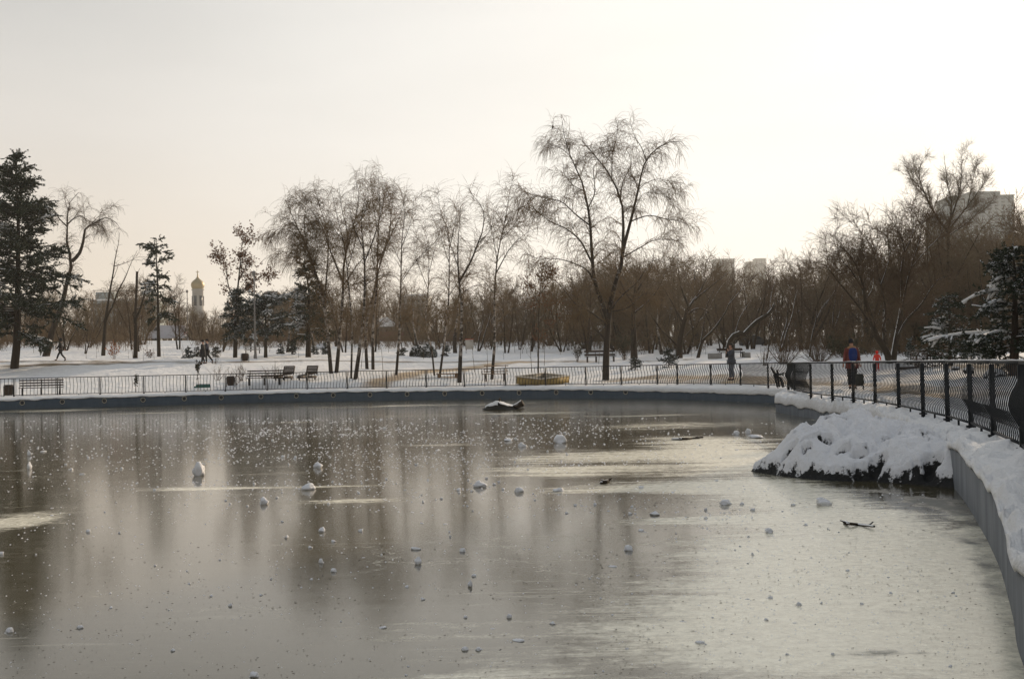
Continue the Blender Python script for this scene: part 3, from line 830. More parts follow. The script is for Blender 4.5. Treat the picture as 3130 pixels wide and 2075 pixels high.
# ------------------------------------------------------------------ the trees one can tell apart
# big weeping birch
hero('weeping_birch', 'tallest bare weeping birch, forked, with a crow on its topmost twig', 'tree', 68.5, [
    dict(px=[(1851, 1163), (1853, 1080), (1858, 1000), (1868, 912), (1888, 845), (1900, 804), (1905, 723), (1904, 643), (1894, 601), (1872, 547), (1843, 506), (1811, 467), (1779, 432)], r=(.235, .02), root=True, off=.5),
    dict(px=[(1856, 985), (1832, 905), (1816, 850), (1811, 800), (1808, 754), (1803, 675), (1795, 627), (1786, 582), (1770, 531), (1748, 493), (1735, 451), (1722, 405), (1718, 372)], r=(.16, .012), par=0, off=-.6),
    dict(px=[(1903, 770), (1909, 745), (1928, 675), (1951, 579), (1961, 531), (1974, 493), (2003, 458), (2041, 437), (2079, 432), (2105, 458)], r=(.12, .012), par=0, off=-1.2),
    dict(px=[(1803, 691), (1760, 656), (1716, 617), (1658, 604), (1620, 592), (1575, 600)], r=(.06, .010), par=1, off=-1.5),
    dict(px=[(1811, 812), (1795, 775), (1773, 735), (1732, 700), (1684, 678), (1620, 634), (1575, 640)], r=(.08, .010), par=1, off=1.5),
    dict(px=[(1822, 870), (1790, 822), (1715, 793), (1650, 792), (1600, 770)], r=(.06, .01), par=1, off=-2),
    dict(px=[(1926, 680), (1950, 668), (1987, 659), (2028, 668), (2082, 678), (2120, 697)], r=(.05, .01), par=2, off=-1),
    dict(px=[(1903, 790), (1967, 751), (1996, 735), (2034, 732), (2076, 738), (2090, 760)], r=(.06, .01), par=0, off=1.2),
    dict(px=[(1872, 547), (1871, 500), (1872, 467), (1884, 425), (1890, 372)], r=(.045, .009), par=0, off=.8),
    dict(px=[(1897, 600), (1904, 557), (1926, 512), (1929, 487), (1913, 455)], r=(.045, .01), par=0, off=-.8),
    dict(px=[(1974, 493), (1960, 450), (1939, 416), (1926, 372)], r=(.04, .009), par=2, off=.8),
    dict(px=[(1797, 640), (1818, 588), (1814, 518), (1830, 490), (1859, 448)], r=(.05, .01), par=1, off=.8),
    dict(px=[(1861, 960), (1900, 905), (1950, 860), (1990, 800), (2030, 790)], r=(.06, .01), par=0, off=-1.5),
    dict(px=[(1858, 1000), (1800, 950), (1760, 930), (1700, 860), (1640, 840)], r=(.06, .01), par=0, off=-1.8),
    dict(px=[(1860, 960), (1920, 940), (1965, 900), (2010, 890)], r=(.05, .01), par=0, off=1.8),
    dict(px=[(1735, 451), (1730, 414), (1706, 410), (1703, 398), (1691, 390), (1680, 384), (1672, 382)], r=(.016, .007), par=1),
    dict(px=[(1951, 579), (1975, 560), (2010, 548), (2045, 555), (2070, 590)], r=(.03, .008), par=2, off=1.0),
    dict(px=[(1928, 675), (1960, 600), (1990, 590), (2035, 600), (2075, 640)], r=(.03, .008), par=2, off=.7),
    dict(px=[(1748, 493), (1735, 470), (1700, 445), (1670, 436)], r=(.025, .008), par=1, off=-.5),
    dict(px=[(1786, 582), (1750, 565), (1725, 530), (1720, 480)], r=(.03, .008), par=1, off=.6),
    dict(px=[(1773, 735), (1762, 712), (1754, 702), (1750, 698)], r=(.012, .007), par=4),
], [dict(BIRCH_LV[0], dens=2.4), dict(BIRCH_LV[1], dens=4.0), dict(BIRCH_LV[2], dens=12)], 'birch_old', 'twig_birch', 11)

def multi(name, label, cat, d, trunks, levels, barkm, twigm, seed, **kw):
    """simple skeletons: the first path is the trunk from the ground, the others leave it"""
    spec = []
    for i, t in enumerate(trunks):
        pts, r = t[0], t[1]
        sp = dict(px=pts, r=r, off=(t[2] if len(t) > 2 else 0))
        if i == 0: sp['root'] = True
        else: sp['par'] = t[3] if len(t) > 3 else 0
        spec.append(sp)
    return hero(name, label, cat, d, spec, levels, barkm, twigm, seed, **kw)

BL = scaled(BIRCH_LV, dens=.95)
BU = [dict(l) for l in BIRCH_LV]; BU[0]['grav'] = .02; BU[0]['upbias'] = .2; BU[0]['dens'] = 1.6; BU[1]['grav'] = -.02; BU[2]['grav'] = -.28; BU[2]['dens'] = 9.5
g = 'birches by the pond fence'
multi('birch', 'thick-crowned birch leaning away from the clump, its twigs trailing beside the dark pine', 'tree', 76,
      [([(1012, 1138), (1003, 1040), (990, 930), (970, 850), (935, 750), (902, 680), (872, 610)], (.15, .015), -.5),
       ([(985, 905), (960, 830), (925, 730), (902, 690), (864, 663), (826, 660)], (.06, .01), -1.2),
       ([(975, 860), (930, 800), (880, 770), (840, 780)], (.05, .01), 1.2),
       ([(940, 770), (930, 690), (932, 630), (905, 590)], (.05, .01), .8),
       ([(990, 940), (1000, 820), (1003, 720), (980, 640), (960, 575)], (.08, .01), 1.0),
       ([(960, 820), (900, 715), (850, 700), (830, 730)], (.04, .009), -1.0)], scaled(BIRCH_LV, dens=1.3), 'birch', 'twig_birch', 21, group=g)
multi('birch', 'birch with two dark forked stems, tall in the middle of the clump', 'tree', 76.5,
      [([(1028, 1138), (1040, 1010), (1048, 900), (1052, 800), (1080, 690), (1098, 600), (1085, 545)], (.15, .015), .5),
       ([(1050, 860), (1007, 760), (989, 704), (963, 658), (932, 620)], (.085, .012), -.8),
       ([(1052, 800), (1062, 720), (1045, 640), (1035, 560)], (.06, .01), .8),
       ([(1075, 700), (1110, 660), (1125, 610), (1122, 560)], (.045, .01), -.6),
       ([(1049, 870), (1100, 800), (1140, 770), (1160, 740)], (.05, .01), -1.2)], scaled(BIRCH_LV, dens=1.3), 'birch', 'twig_birch', 22, group=g)
multi('birch', 'slender pale birch rising straight from beside the leaning white trunk', 'tree', 72,
      [([(1073, 1151), (1076, 1000), (1066, 880), (1054, 760), (1030, 660), (1012, 580)], (.085, .01), -.6),
       ([(1060, 830), (1085, 740), (1090, 650)], (.04, .008), .8), ([(1050, 740), (1015, 690), (1000, 640)], (.03, .008), -.6)], BL, 'birch', 'twig_birch', 23, group=g)
multi('birch', 'white birch trunk leaning over, dark at the foot, nearest the fence in the clump', 'tree', 71.5,
      [([(1085, 1153), (1100, 1060), (1112, 960), (1115, 850), (1112, 770), (1104, 670), (1120, 590)], (.15, .012), .4),
       ([(1113, 800), (1145, 720), (1165, 640), (1150, 570)], (.06, .01), .8), ([(1110, 760), (1080, 690), (1065, 610)], (.05, .01), -1.0),
       ([(1115, 870), (1170, 840), (1215, 850)], (.04, .01), -1)], BL, 'birch', 'twig_birch', 24, group=g)
multi('birch', 'tall birch with a bare spiky leader sticking up above the clump', 'tree', 80,
      [([(1122, 1126), (1119, 1000), (1150, 860), (1155, 740), (1160, 640), (1158, 560), (1158, 508)], (.13, .006), .4),
       ([(1152, 800), (1185, 730), (1200, 620), (1205, 540)], (.05, .008), .7), ([(1155, 720), (1140, 620), (1132, 540)], (.04, .007), -.6),
       ([(1157, 680), (1173, 610), (1174, 545)], (.03, .007), .3)], BU, 'birch', 'twig_birch', 25, group=g)
multi('birch', 'birch whose long limb slants up and outward from the clump', 'tree', 80,
      [([(1140, 1125), (1140, 1010), (1150, 900), (1158, 820), (1190, 730), (1225, 655), (1240, 590)], (.13, .012), -.5),
       ([(1152, 860), (1135, 760), (1128, 660)], (.05, .01), .8), ([(1190, 730), (1195, 660), (1182, 590)], (.04, .009), .8)], BU, 'birch', 'twig_birch', 26, group=g)
multi('birch', 'narrow birch at the outer edge of the clump with mossy dark knots on its trunk', 'tree', 76,
      [([(1211, 1137), (1221, 1010), (1225, 880), (1228, 740), (1237, 650), (1225, 575)], (.105, .01), .4),
       ([(1227, 760), (1255, 680), (1266, 600)], (.035, .008), -.5), ([(1226, 800), (1195, 740), (1180, 700)], (.03, .008), .8),
       ([(1225, 860), (1270, 800), (1330, 740)], (.035, .009), -.8)], BU, 'birch', 'twig_birch', 27, group=g)
multi('birch', 'crooked thin birch with a wavy lower trunk behind the fence', 'tree', 76,
      [([(1328, 1144), (1318, 1060), (1300, 1000), (1308, 900), (1311, 800), (1308, 740), (1291, 690)], (.08, .009), .3),
       ([(1310, 840), (1330, 760), (1345, 700)], (.03, .008), .5), ([(1309, 880), (1275, 800), (1265, 740)], (.03, .008), -.5)], BU, 'birch', 'twig_birch', 28, group=g)
multi('birch', 'straight tall birch with a thin pointed top between the clump and the forked birch', 'tree', 74,
      [([(1343, 1150), (1362, 1010), (1371, 920), (1373, 797), (1370, 709), (1347, 650), (1335, 568)], (.10, .006), .3),
       ([(1372, 800), (1345, 720), (1320, 660)], (.035, .008), .6), ([(1372, 760), (1392, 680), (1398, 620)], (.035, .008), -.6),
       ([(1371, 900), (1420, 830), (1440, 770)], (.035, .008), .9)], BU, 'birch', 'twig_birch', 29, group=g)
multi('birch', 'forked birch with a dark knot on its trunk standing just behind the railing', 'tree', 69.5,
      [([(1404, 1166), (1409, 1040), (1412, 940), (1404, 874), (1399, 771), (1404, 690), (1408, 637)], (.15, .012), .4),
       ([(1405, 860), (1440, 797), (1460, 745), (1476, 700), (1476, 640), (1436, 586)], (.09, .01), -.6),
       ([(1408, 900), (1455, 872), (1510, 868)], (.035, .009), -.8), ([(1402, 820), (1375, 740), (1360, 690)], (.04, .009), .8),
       ([(1460, 745), (1500, 700), (1510, 640)], (.035, .008), .5, 1)], BU, 'birch', 'twig_birch', 30, group=g)
multi('birch', 'birch behind the slatted steel bench, with a spreading fan of branches', 'tree', 72,
      [([(1503, 1153), (1512, 1040), (1511, 930), (1513, 870), (1520, 790), (1530, 735), (1543, 678), (1555, 607), (1566, 550)], (.115, .008), .3),
       ([(1517, 840), (1558, 761), (1599, 720), (1645, 694)], (.05, .009), -1), ([(1520, 790), (1503, 700), (1490, 640)], (.04, .008), .8),
       ([(1530, 735), (1575, 680), (1590, 600)], (.035, .008), .8), ([(1512, 900), (1470, 850), (1440, 850)], (.03, .008), -.8)], BU, 'birch', 'twig_birch', 31, group=g)

# multi-stemmed tree by the path, snow on its windward side
c3 = lambda *a: [(2350 + x / 2.3756, 450 + y / 2.3756) for x, y in a]
B2 = scaled(BARE_LV, dens=1.3, ln=1.2)
hero('multi_stemmed_tree', 'multi-stemmed bare tree with snow plastered along its stems, behind the child in red', 'tree', 69, [
    dict(px=c3((880, 1530), (850, 1470), (785, 1380), (745, 1240), (700, 1100), (680, 980), (640, 870), (560, 750), (450, 690)), r=(.24, .015), root=True, off=-1),
    dict(px=c3((900, 1545), (925, 1400), (960, 1200), (970, 1060), (962, 900), (985, 750), (960, 650), (880, 520)), r=(.22, .015), off=.6, d=.25, root=True),
    dict(px=c3((925, 1420), (990, 1270), (1100, 1150), (1170, 1040), (1230, 960), (1330, 930)), r=(.11, .012), par=1, off=-1.2),
    dict(px=c3((785, 1390), (700, 1220), (600, 1090), (500, 970), (400, 850), (300, 840)), r=(.10, .012), par=0, off=1),
    dict(px=c3((850, 1470), (830, 1300), (850, 1180), (800, 950), (760, 750), (690, 640), (610, 540)), r=(.10, .012), par=0, off=1.5),
    dict(px=c3((950, 1270), (1000, 1000), (1040, 850), (1100, 650), (1120, 470)), r=(.10, .012), par=1, off=-.8),
    dict(px=c3((815, 1010), (870, 830), (880, 700), (840, 620)), r=(.05, .01), par=4, off=-.8),
    dict(px=c3((985, 760), (1040, 640), (1050, 500), (1000, 400)), r=(.05, .01), par=1, off=.7),
    dict(px=c3((1030, 880), (1150, 740), (1230, 660), (1270, 560)), r=(.05, .01), par=5, off=-.7),
    dict(px=c3((700, 1120), (760, 1000), (740, 870), (690, 800)), r=(.04, .01), par=0, off=.8),
    dict(px=c3((690, 1040), (600, 900), (520, 800), (480, 620)), r=(.05, .01), par=0, off=-.6),
], B2, 'bark_snow', 'twig_dark', 41)
BT = [dict(l) for l in BARE_LV]; BT[0]['upbias'] = .35; BT[0]['ang'] = 34; BT[1]['ang'] = 36; BT[0]['ln'] = (1.5, 4.0); BT[1]['upbias'] = .12; BT[0]['tlen'] = .8; BT[0]['dens'] = 2.4; BT[1]['tlen'] = .6
hero('poplar_tree', 'tallest bare tree by the grey tower block, its limbs fanning upward', 'tree', 90, [
    dict(px=c3((1290, 1530), (1292, 1200), (1300, 900), (1305, 620), (1330, 430), (1300, 280), (1272, 70)), r=(.26, .012), root=True, off=.5),
    dict(px=c3((1305, 620), (1210, 490), (1130, 330), (1090, 190), (1120, 90)), r=(.12, .012), par=0, off=-1),
    dict(px=c3((1315, 540), (1380, 340), (1400, 180), (1400, 30)), r=(.10, .010), par=0, off=1),
    dict(px=c3((1305, 600), (1440, 430), (1560, 270), (1640, 170)), r=(.10, .010), par=0, off=-1.2),
    dict(px=c3((1305, 640), (1420, 560), (1520, 480), (1620, 400)), r=(.07, .010), par=0, off=1.4),
    dict(px=c3((1130, 340), (1040, 230), (1000, 200)), r=(.04, .008), par=1, off=.5),
    dict(px=c3((1440, 430), (1480, 250), (1500, 110)), r=(.05, .008), par=3, off=.8),
    dict(px=c3((1300, 760), (1220, 680), (1180, 560)), r=(.05, .01), par=0, off=1),
], scaled(BT, dens=1.35), 'bark', 'twig', 42)

# left: bare tree curving out from behind the spruce
c1 = lambda *a: [(x / 3.336, 430 + y / 3.336) for x, y in a]
CV = [dict(l) for l in BIRCH_LV]; CV[2]['grav'] = -.38; CV[0]['dens'] = .8
hero('curving_tree', 'bare tree with an S-curved limb arching out from behind the tall spruce', 'tree', 104, [
    dict(px=[(140, 1077), (160, 1015), (190, 930), (205, 860)] + c1((735, 1240), (690, 1110), (680, 960), (690, 850), (690, 700), (730, 600), (800, 530)), r=(.36, .02), root=True),
    dict(px=c1((735, 1240), (810, 1150), (850, 1020), (870, 900), (950, 850), (1060, 790), (1150, 810), (1210, 870)), r=(.19, .015), par=0, off=-1),
    dict(px=c1((685, 890), (600, 790), (520, 660), (450, 590)), r=(.08, .012), par=0, off=1),
    dict(px=c1((695, 860), (760, 790), (840, 770), (880, 830), (890, 860)), r=(.09, .012), par=0, off=.8),
    dict(px=c1((930, 860), (1010, 860), (1080, 930)), r=(.05, .01), par=1, off=-.8),
    dict(px=c1((940, 850), (1000, 780), (1160, 690)), r=(.05, .01), par=1, off=.8),
    dict(px=c1((690, 700), (650, 560), (650, 520)), r=(.04, .01), par=0, off=-.5),
    dict(px=c1((870, 790), (850, 690), (860, 620)), r=(.04, .01), par=3, off=.5),
], scaled(CV, r=1.3), 'bark', 'twig_dark', 43)
c4 = lambda *a: [(200 + x / 5.375, 850 + y / 5.375) for x, y in a]
SP = [dict(l) for l in BARE_LV]; SP[0]['dens'] = .6; SP[1]['dens'] = 1.7; SP[2]['dens'] = 3.0
hero('forked_tree', 'thin bare tree with two slanting stems, the lower one dusted with snow', 'tree', 105, [
    dict(px=c4((620, 1135), (650, 800), (690, 500), (740, 150), (780, -40)) + [(352, 790), (363, 740), (366, 712)], r=(.21, .015), root=True),
    dict(px=c4((640, 760), (700, 600), (790, 430), (860, 220), (980, 0)) + [(398, 810), (420, 765)], r=(.12, .012), par=0, off=-1),
    dict(px=[(349, 812), (380, 805), (425, 785)], r=(.05, .01), par=0, off=1), ], SP, 'bark_snow', 'twig_dark', 44)
hero('broken_tree', 'thick dark tree with a snapped-off top and stubby snowy forks', 'tree', 99, [
    dict(px=c4((1148, 1250), (1160, 1000), (1150, 760), (1140, 650)), r=(.24, .16), root=True),
    dict(px=c4((1150, 700), (1210, 560), (1260, 400), (1310, 200)) + [(446, 870)], r=(.15, .03), par=0, off=.5),
    dict(px=c4((1145, 660), (1110, 590), (1180, 510), (1240, 480)), r=(.08, .04), par=0, off=-.5),
], SP, 'bark_snow', 'twig_dark', 45)
hero('broken_tree', 'tall dark dead trunk cut off flat, behind the snowy forked stump', 'tree', 112, [
    dict(px=c4((1160, 1060), (1150, 700), (1165, 300), (1175, -30)) + [(419, 830)], r=(.17, .14), root=True)], SP, 'bark', 'twig_dark', 46)

# brown-leaved oak and its smaller fellow
hero('oak', 'oak still holding brown dead leaves, behind the small snowy spruce', 'tree', 99, [
    dict(px=[(719, 1098), (721, 1020), (722, 950), (727, 880), (734, 810), (738, 760), (745, 725)], r=(.2, .015), root=True),
    dict(px=[(722, 930), (700, 880), (692, 830), (685, 790), (665, 770)], r=(.09, .012), par=0, off=.8),
    dict(px=[(724, 910), (760, 870), (800, 845), (830, 830)], r=(.08, .012), par=0, off=-.8),
    dict(px=[(729, 860), (760, 800), (780, 780)], r=(.05, .01), par=0, off=.7),
    dict(px=[(734, 810), (755, 760), (768, 735)], r=(.045, .01), par=0, off=-.6),
], scaled(BARE_LV, dens=.8), 'bark', 'twig', 47, leaves=(2400, .10, .12, 'leaf_brown'))
hero('oak', 'slim young oak with brown leaves beside the yellow sandbox, behind the weeping birch', 'tree', 78, [
    dict(px=[(1645, 1114), (1646, 1000), (1650, 900), (1655, 830), (1652, 800)], r=(.07, .012), root=True),
    dict(px=[(1648, 930), (1620, 880), (1608, 840)], r=(.03, .01), par=0, off=.5),
    dict(px=[(1650, 900), (1680, 860), (1692, 840)], r=(.03, .01), par=0, off=-.5),
], scaled(BARE_LV, dens=.8), 'bark', 'twig', 48, leaves=(900, .085, .1, 'leaf_brown'))

# trees among the thicket beyond the path
TH = [dict(l) for l in BARE_LV]; TH[0]['dens'] = 1.7; TH[0]['upbias'] = .2; TH[1]['dens'] = 4.2; TH[2]['dens'] = 7
c5 = lambda *a: [(1800 + x / 3.942, 950 + y / 3.942) for x, y in a]
hero('thick_tree', 'stout upright tree trunk behind the big dark bench, widest in the thicket', 'tree', 96, [
    dict(px=c5((545, 560), (540, 300), (535, 100)) + [(1938, 920), (1945, 860), (1960, 800)], r=(.34, .03), root=True),
    dict(px=[(1938, 930), (1900, 870), (1880, 800)], r=(.12, .015), par=0, off=1), dict(px=[(1940, 900), (1985, 830), (2000, 770)], r=(.12, .015), par=0, off=-1),
    dict(px=[(1937, 960), (2000, 900), (2040, 820)], r=(.10, .015), par=0, off=-1.5)], scaled(TH, ln=1.25), 'bark', 'twig_red', 51)
hero('thick_tree', 'heavy leaning tree trunk behind the small snowy spruce, its limb bent over', 'tree', 92, [
    dict(px=c5((1085, 565), (1105, 320), (1170, 60)) + [(2108, 935), (2140, 890), (2160, 850)], r=(.33, .04), root=True),
    dict(px=[(2098, 965), (2125, 945), (2150, 945), (2168, 957)], r=(.12, .03), par=0, off=-.8),
    dict(px=[(2105, 940), (2080, 870), (2070, 800)], r=(.12, .015), par=0, off=1), dict(px=[(2120, 920), (2180, 870), (2230, 830)], r=(.10, .015), par=0, off=-1.5),
    dict(px=[(2092, 990), (2040, 900), (2010, 860)], r=(.10, .015), par=0, off=1.2)], scaled(TH, ln=1.3), 'bark', 'twig_red', 52)
hero('forked_tree', 'slanting Y-shaped tree with a line of snow along its arms', 'tree', 90, [
    dict(px=c5((1310, 568), (1345, 430), (1360, 370), (1500, 230), (1640, 30)) + [(2225, 935), (2255, 880)], r=(.17, .02), root=True),
    dict(px=c5((1358, 385), (1390, 130), (1400, 40)) + [(2162, 930), (2185, 880)], r=(.09, .012), par=0, off=.8),
    dict(px=[(2225, 935), (2280, 870), (2320, 830)], r=(.05, .01), par=0, off=-.8)], scaled(TH, dens=.8, ln=1.1), 'bark_snow', 'twig_red', 53)
hero('crooked_tree', 'crooked snow-topped tree arching over the planter bench', 'tree', 87, [
    dict(px=[(2226, 1097), (2229, 1049), (2245, 1024), (2262, 1018), (2272, 1023), (2311, 984), (2340, 966), (2355, 955), (2368, 931)], r=(.27, .15), root=True),
    dict(px=[(2245, 1022), (2262, 970), (2290, 925)], r=(.05, .015), par=0, off=.6), dict(px=[(2355, 955), (2358, 900), (2372, 850)], r=(.04, .01), par=0, off=.4)],
    scaled(SP, dens=1.2), 'bark_snow', 'twig_dark', 54)
for k, (nm, lab, d, spec) in enumerate((
    ('pale_tree', 'thin pale-stemmed tree rising from the bushes beside the railing corner', 82, [([(2344, 1092), (2352, 1040), (2350, 1000), (2365, 950), (2372, 880)], (.07, .012))]),
    ('pale_tree', 'slanting pale tree between the bushes and the adult in the red coat', 84, [([(2474, 1086), (2482, 1030), (2494, 980), (2500, 930), (2490, 860)], (.09, .012)), ([(2494, 980), (2520, 930), (2560, 890)], (.04, .01), .5)]),
    ('pale_tree', 'two-stemmed pale tree above the adult in the red coat', 88, [([(2552, 1084), (2550, 1030), (2546, 970), (2555, 900), (2550, 840)], (.08, .012)), ([(2549, 1010), (2565, 960), (2575, 900)], (.05, .01), .5)]))):
    multi(nm, lab, 'tree', d, spec, scaled(TH, dens=.7), 'bark_snow', 'twig_dark', 60 + k)
# ------------------------------------------------------------------ conifers
def prof_spruce(t, a):
    return 6.1 * (1 - t) ** .80 * (.9 + .25 * math.sin(t * 31)) + .12
conifer('spruce', 'tall dark spruce towering at the edge of the slope, over the striding walker', 'tree', 83, (44, 83),
        [(44, 1118), (52, 1040), (54, 900), (56, 700), (52, 560), (50, 456)], prof_spruce, 3, nbr=18, droop=-.30, up=.55, sub=(8.5, (.4, 1.0)), gaps=1, snow=.03, trunk_r=.30, start=.16)
def prof_pine(t, a):
    return (2.3 if .28 < t < .98 else .9) * (1.0 - .45 * t) * (.35 + .9 * abs(math.sin(t * 19 + a)))
conifer('pine', 'slim scraggly pine with drooping tufts standing alone on the snow', 'tree', 101, (486, 101),
        [(486, 1091), (484, 1000), (482, 880), (478, 790), (478, 728)], prof_pine, 5, nbr=6.5, droop=-.85, up=.6, sub=(8.0, (.3, .7)), snow=.08, trunk_r=.17, start=.32)
conifer('pine', 'broad dark pine beneath the weeping birch twigs', 'tree', 99, (944, 99),
        [(942, 1101), (943, 1010), (944, 900), (935, 830), (925, 800)], lambda t, a: 2.7 * (1.05 - .8 * t) * (.6 + .5 * abs(math.sin(t * 17 + a * 2))), 7, nbr=15, droop=-.5, up=.5, sub=(8, (.4, .9)), snow=.12, trunk_r=.24, start=.22)
conifer('pine', 'low spreading pine loaded with snow beside the tall lamp post', 'tree', 97, (812, 97),
        [(812, 1098), (812, 1030), (812, 980), (814, 930)], lambda t, a: 2.6 * (.5 + .6 * abs(math.sin(a + t * 9))), 9, mat='needle_snow', nbr=20, droop=-.4, up=.5, sub=(9, (.4, .8)), snow=.30, trunk_r=.16, start=.42)
conifer('spruce', 'small ragged spruce dusted with snow, growing against the brown-leaved oak', 'tree', 97, (719, 97),
        [(717, 1098), (718, 1020), (719, 940), (722, 878)], lambda t, a: 2.0 * (1 - t) ** .6 * (.55 + .6 * abs(math.sin(t * 15 + a))), 12, mat='needle_snow', nbr=16, droop=-.55, up=.3, sub=(8, (.3, .7)), snow=.13, trunk_r=.14, start=.30)
conifer('spruce', 'big snow-laden spruce whose boughs hang over the wagon and the walkway', 'tree', 47, (3100, 47),
        [(3100, 1106), (3102, 980), (3102, 850), (3098, 790), (3092, 752)], lambda t, a: 4.2 * (1 - t) ** .66 * (.78 + .3 * math.sin(t * 23)), 14, nbr=19, droop=-.42, up=.2, sub=(12, (.3, .75)), snow=.17, trunk_r=.2, start=.17, blade=(.12, .03))
conifer('spruce', 'smaller snowy spruce half hidden behind the boughs of the bigger one', 'tree', 60, (2890, 60),
        [(2905, 1092), (2905, 1020), (2902, 960), (2899, 900)], lambda t, a: 2.0 * (1 - t) ** .7 + .1, 15, nbr=18, droop=-.4, up=.2, sub=(8, (.3, .7)), snow=.06, trunk_r=.13, start=.22, blade=(.12, .03))
conifer('spruce', 'tiny blue-green spruce between the multi-stemmed tree and the wagon', 'tree', 67, (2784, 67),
        [(2784, 1089), (2784, 1065), (2784, 1036)], lambda t, a: .42 * (1 - t) ** .8 + .05, 16, mat='needle_snow', nbr=42, droop=-.2, up=.3, sub=(11, (.1, .25)), trunk_r=.04, start=.05, blade=(.07, .018))
for k, (px, d, h, wd, lab) in enumerate((
    (1943, 78, 37, .62, 'knee-high snowy spruce behind the railing beside the weeping birch'),
    (2044, 78, 56, .95, 'wide bushy snow-dusted young spruce in front of the leaning trunk'),
    (576, 97, 33, .5, 'little snowy spruce at the feet of the strolling couple'),
    (602, 101, 29, .45, 'second little spruce, just behind the strolling couple'),
    (660, 100, 30, .55, 'small dark spruce beyond the bare sapling near the couple'),
    (893, 103, 45, .38, 'narrow dark evergreen column between the two pines'),
    (858, 104, 33, .34, 'stubby evergreen column beside the low snowy pine'),
    (960, 104, 25, .4, 'tiny spruce next to the broad pine trunk'),
    (994, 104, 31, .42, 'small spruce against the snow bank behind the birch clump'),
    (1364, 101, 30, .42, 'small dark spruce next to the straight tall birch'),
    (1232, 102, 24, .5, 'low dark evergreen between the birches and the round snowy bushes'))):
    b = gp(px, d); x0, y0 = proj(b)
    conifer('young_spruce', lab, 'tree', d, (px, d), [(px, y0), (px, y0 - h * .5), (px, y0 - h)], lambda t, a, w=wd: w * (1 - t) ** .75 + .05, 100 + k, mat='needle_snow', nbr=36, droop=-.1, up=.35,
            sub=(10, (.12, .3)), snow=.06, trunk_r=.04, start=.04, blade=(.085, .024), group='young spruces on the snow')

# ------------------------------------------------------------------ bushes
def bush(name, label, px, d, h, wd, seed, n=26, twigm='twig', leaf=None, group=None, lean=.5):
    rng = np.random.default_rng(seed); base = gp(px, d)
    a = rng.uniform(0, 2 * math.pi, n); s = np.abs(rng.normal(0, lean, n))
    D = np.stack([np.cos(a) * s, np.sin(a) * s, np.ones(n)], -1)
    P0 = np.stack([np.cos(a) * .08 * wd, np.sin(a) * .08 * wd, -.05 * np.ones(n)], -1) * rng.uniform(.2, 2, (n, 1))
    P0[:, 2] = -.05
    S = grow(rng, P0, D, h * rng.uniform(.6, 1.1, n), 7, .11, .08)
    SR = np.full((n, 1), .011) * np.linspace(1, .5, 7)[None]
    C1, R1 = spawn(rng, S, SR, dens=4.5, t0=.25, t1=1, ang=34, ln=(.25, .55), m=4, wig=.12, grav=.06, rr=.6, rmin=.005, rmax=.007)
    C2, R2 = spawn(rng, C1, R1, dens=5, t0=.2, t1=1, ang=35, ln=(.1, .3), m=3, wig=.1, grav=.03, rr=.8, rmin=.004, rmax=.006)
    t = thing(name, label, 'bush', base, group=group)
    mb = MB(); mb.add(*tubes(S, SR, 4)); mb.build('stem', M['twig_dark'], t)
    mb = MB(); mb.add(*tubes(C1, R1, 3)); mb.add(*tubes(C2, R2, 3)); mb.build('crown', M[twigm], t)
    if leaf:
        src = np.concatenate([C1.reshape(-1, 3), C2.reshape(-1, 3)]); leaf_mesh(rng, src, leaf[0], leaf[1], .06).build('foliage', M[leaf[2]], t)
    return t
bush('bare_bush', 'bare bush in front of the path beside the litter bin on the slope', 717, 70.5, 1.1, 1, 201, group='bare bushes on the slope', n=16)
bush('bare_bush', 'taller bare bush with fanned twigs next to the wicker-like twin bush', 741, 72.5, 1.2, 1, 202, group='bare bushes on the slope', n=18)
bush('bare_bush', 'bare bush behind the first dark lounge seat', 839, 73, 1.15, 1, 203, group='bare bushes on the slope', n=16)
bush('bare_bush', 'small thin bare bush above the leafy sapling', 663, 73.5, .95, 1, 204, group='bare bushes on the slope', n=9)
bush('bare_bush', 'spindly bush at the heels of the strolling couple', 655, 87, 1.9, 1, 205, n=9, twigm='twig_red')
bush('bare_bush', 'dense dark bush at the railing corner behind the black ornament', 2396, 73, 1.75, 1.8, 206, n=70, lean=.8, twigm='twig_dark')
bush('bare_bush', 'wide dark bush next to the adult in the red coat', 2500, 74, 1.5, 2.4, 207, n=80, lean=.9, twigm='twig_dark')
bush('bare_bush', 'sparse low bush with snow behind it near the planter bench', 2335, 72, 1.2, 1, 208, n=18)
bush('evergreen_bush', 'dark leafy evergreen bush behind the adult in the red coat', 2575, 80, 1.6, 2.2, 209, n=60, lean=.8, leaf=(4200, .06, 'leaf_dark'))
bush('dry_bush', 'straw-coloured dry bush under the hanging spruce boughs', 3092, 45, .75, 1, 210, n=40, lean=.8, twigm='leaf_brown')
bush('dry_bush', 'small dry bush beside the wagon wheel', 2805, 62, .8, .8, 211, n=22, lean=.6, twigm='twig_red')
bush('orange_bush', 'small tree with bright orange dead leaves on the snow', 349, 97, 1.55, .8, 212, n=10, leaf=(330, .055, 'leaf_orange'), lean=.25)
bush('orange_bush', 'faint rusty low bush next to the broken trunk', 458, 98, .6, .7, 213, n=10, leaf=(120, .06, 'leaf_brown'))
bush('climbing_bush', 'yellow-green overgrown shrub against the stout trunk by the dark bench', 1908, 94, 2.3, .9, 214, n=30, lean=.22, leaf=(900, .06, 'leaf_dark'))
bush('climbing_bush', 'slim leafy shrub standing left unclipped before the big dark bench', 1765, 93, 1.5, .5, 215, n=12, lean=.15, leaf=(350, .06, 'leaf_dark'))

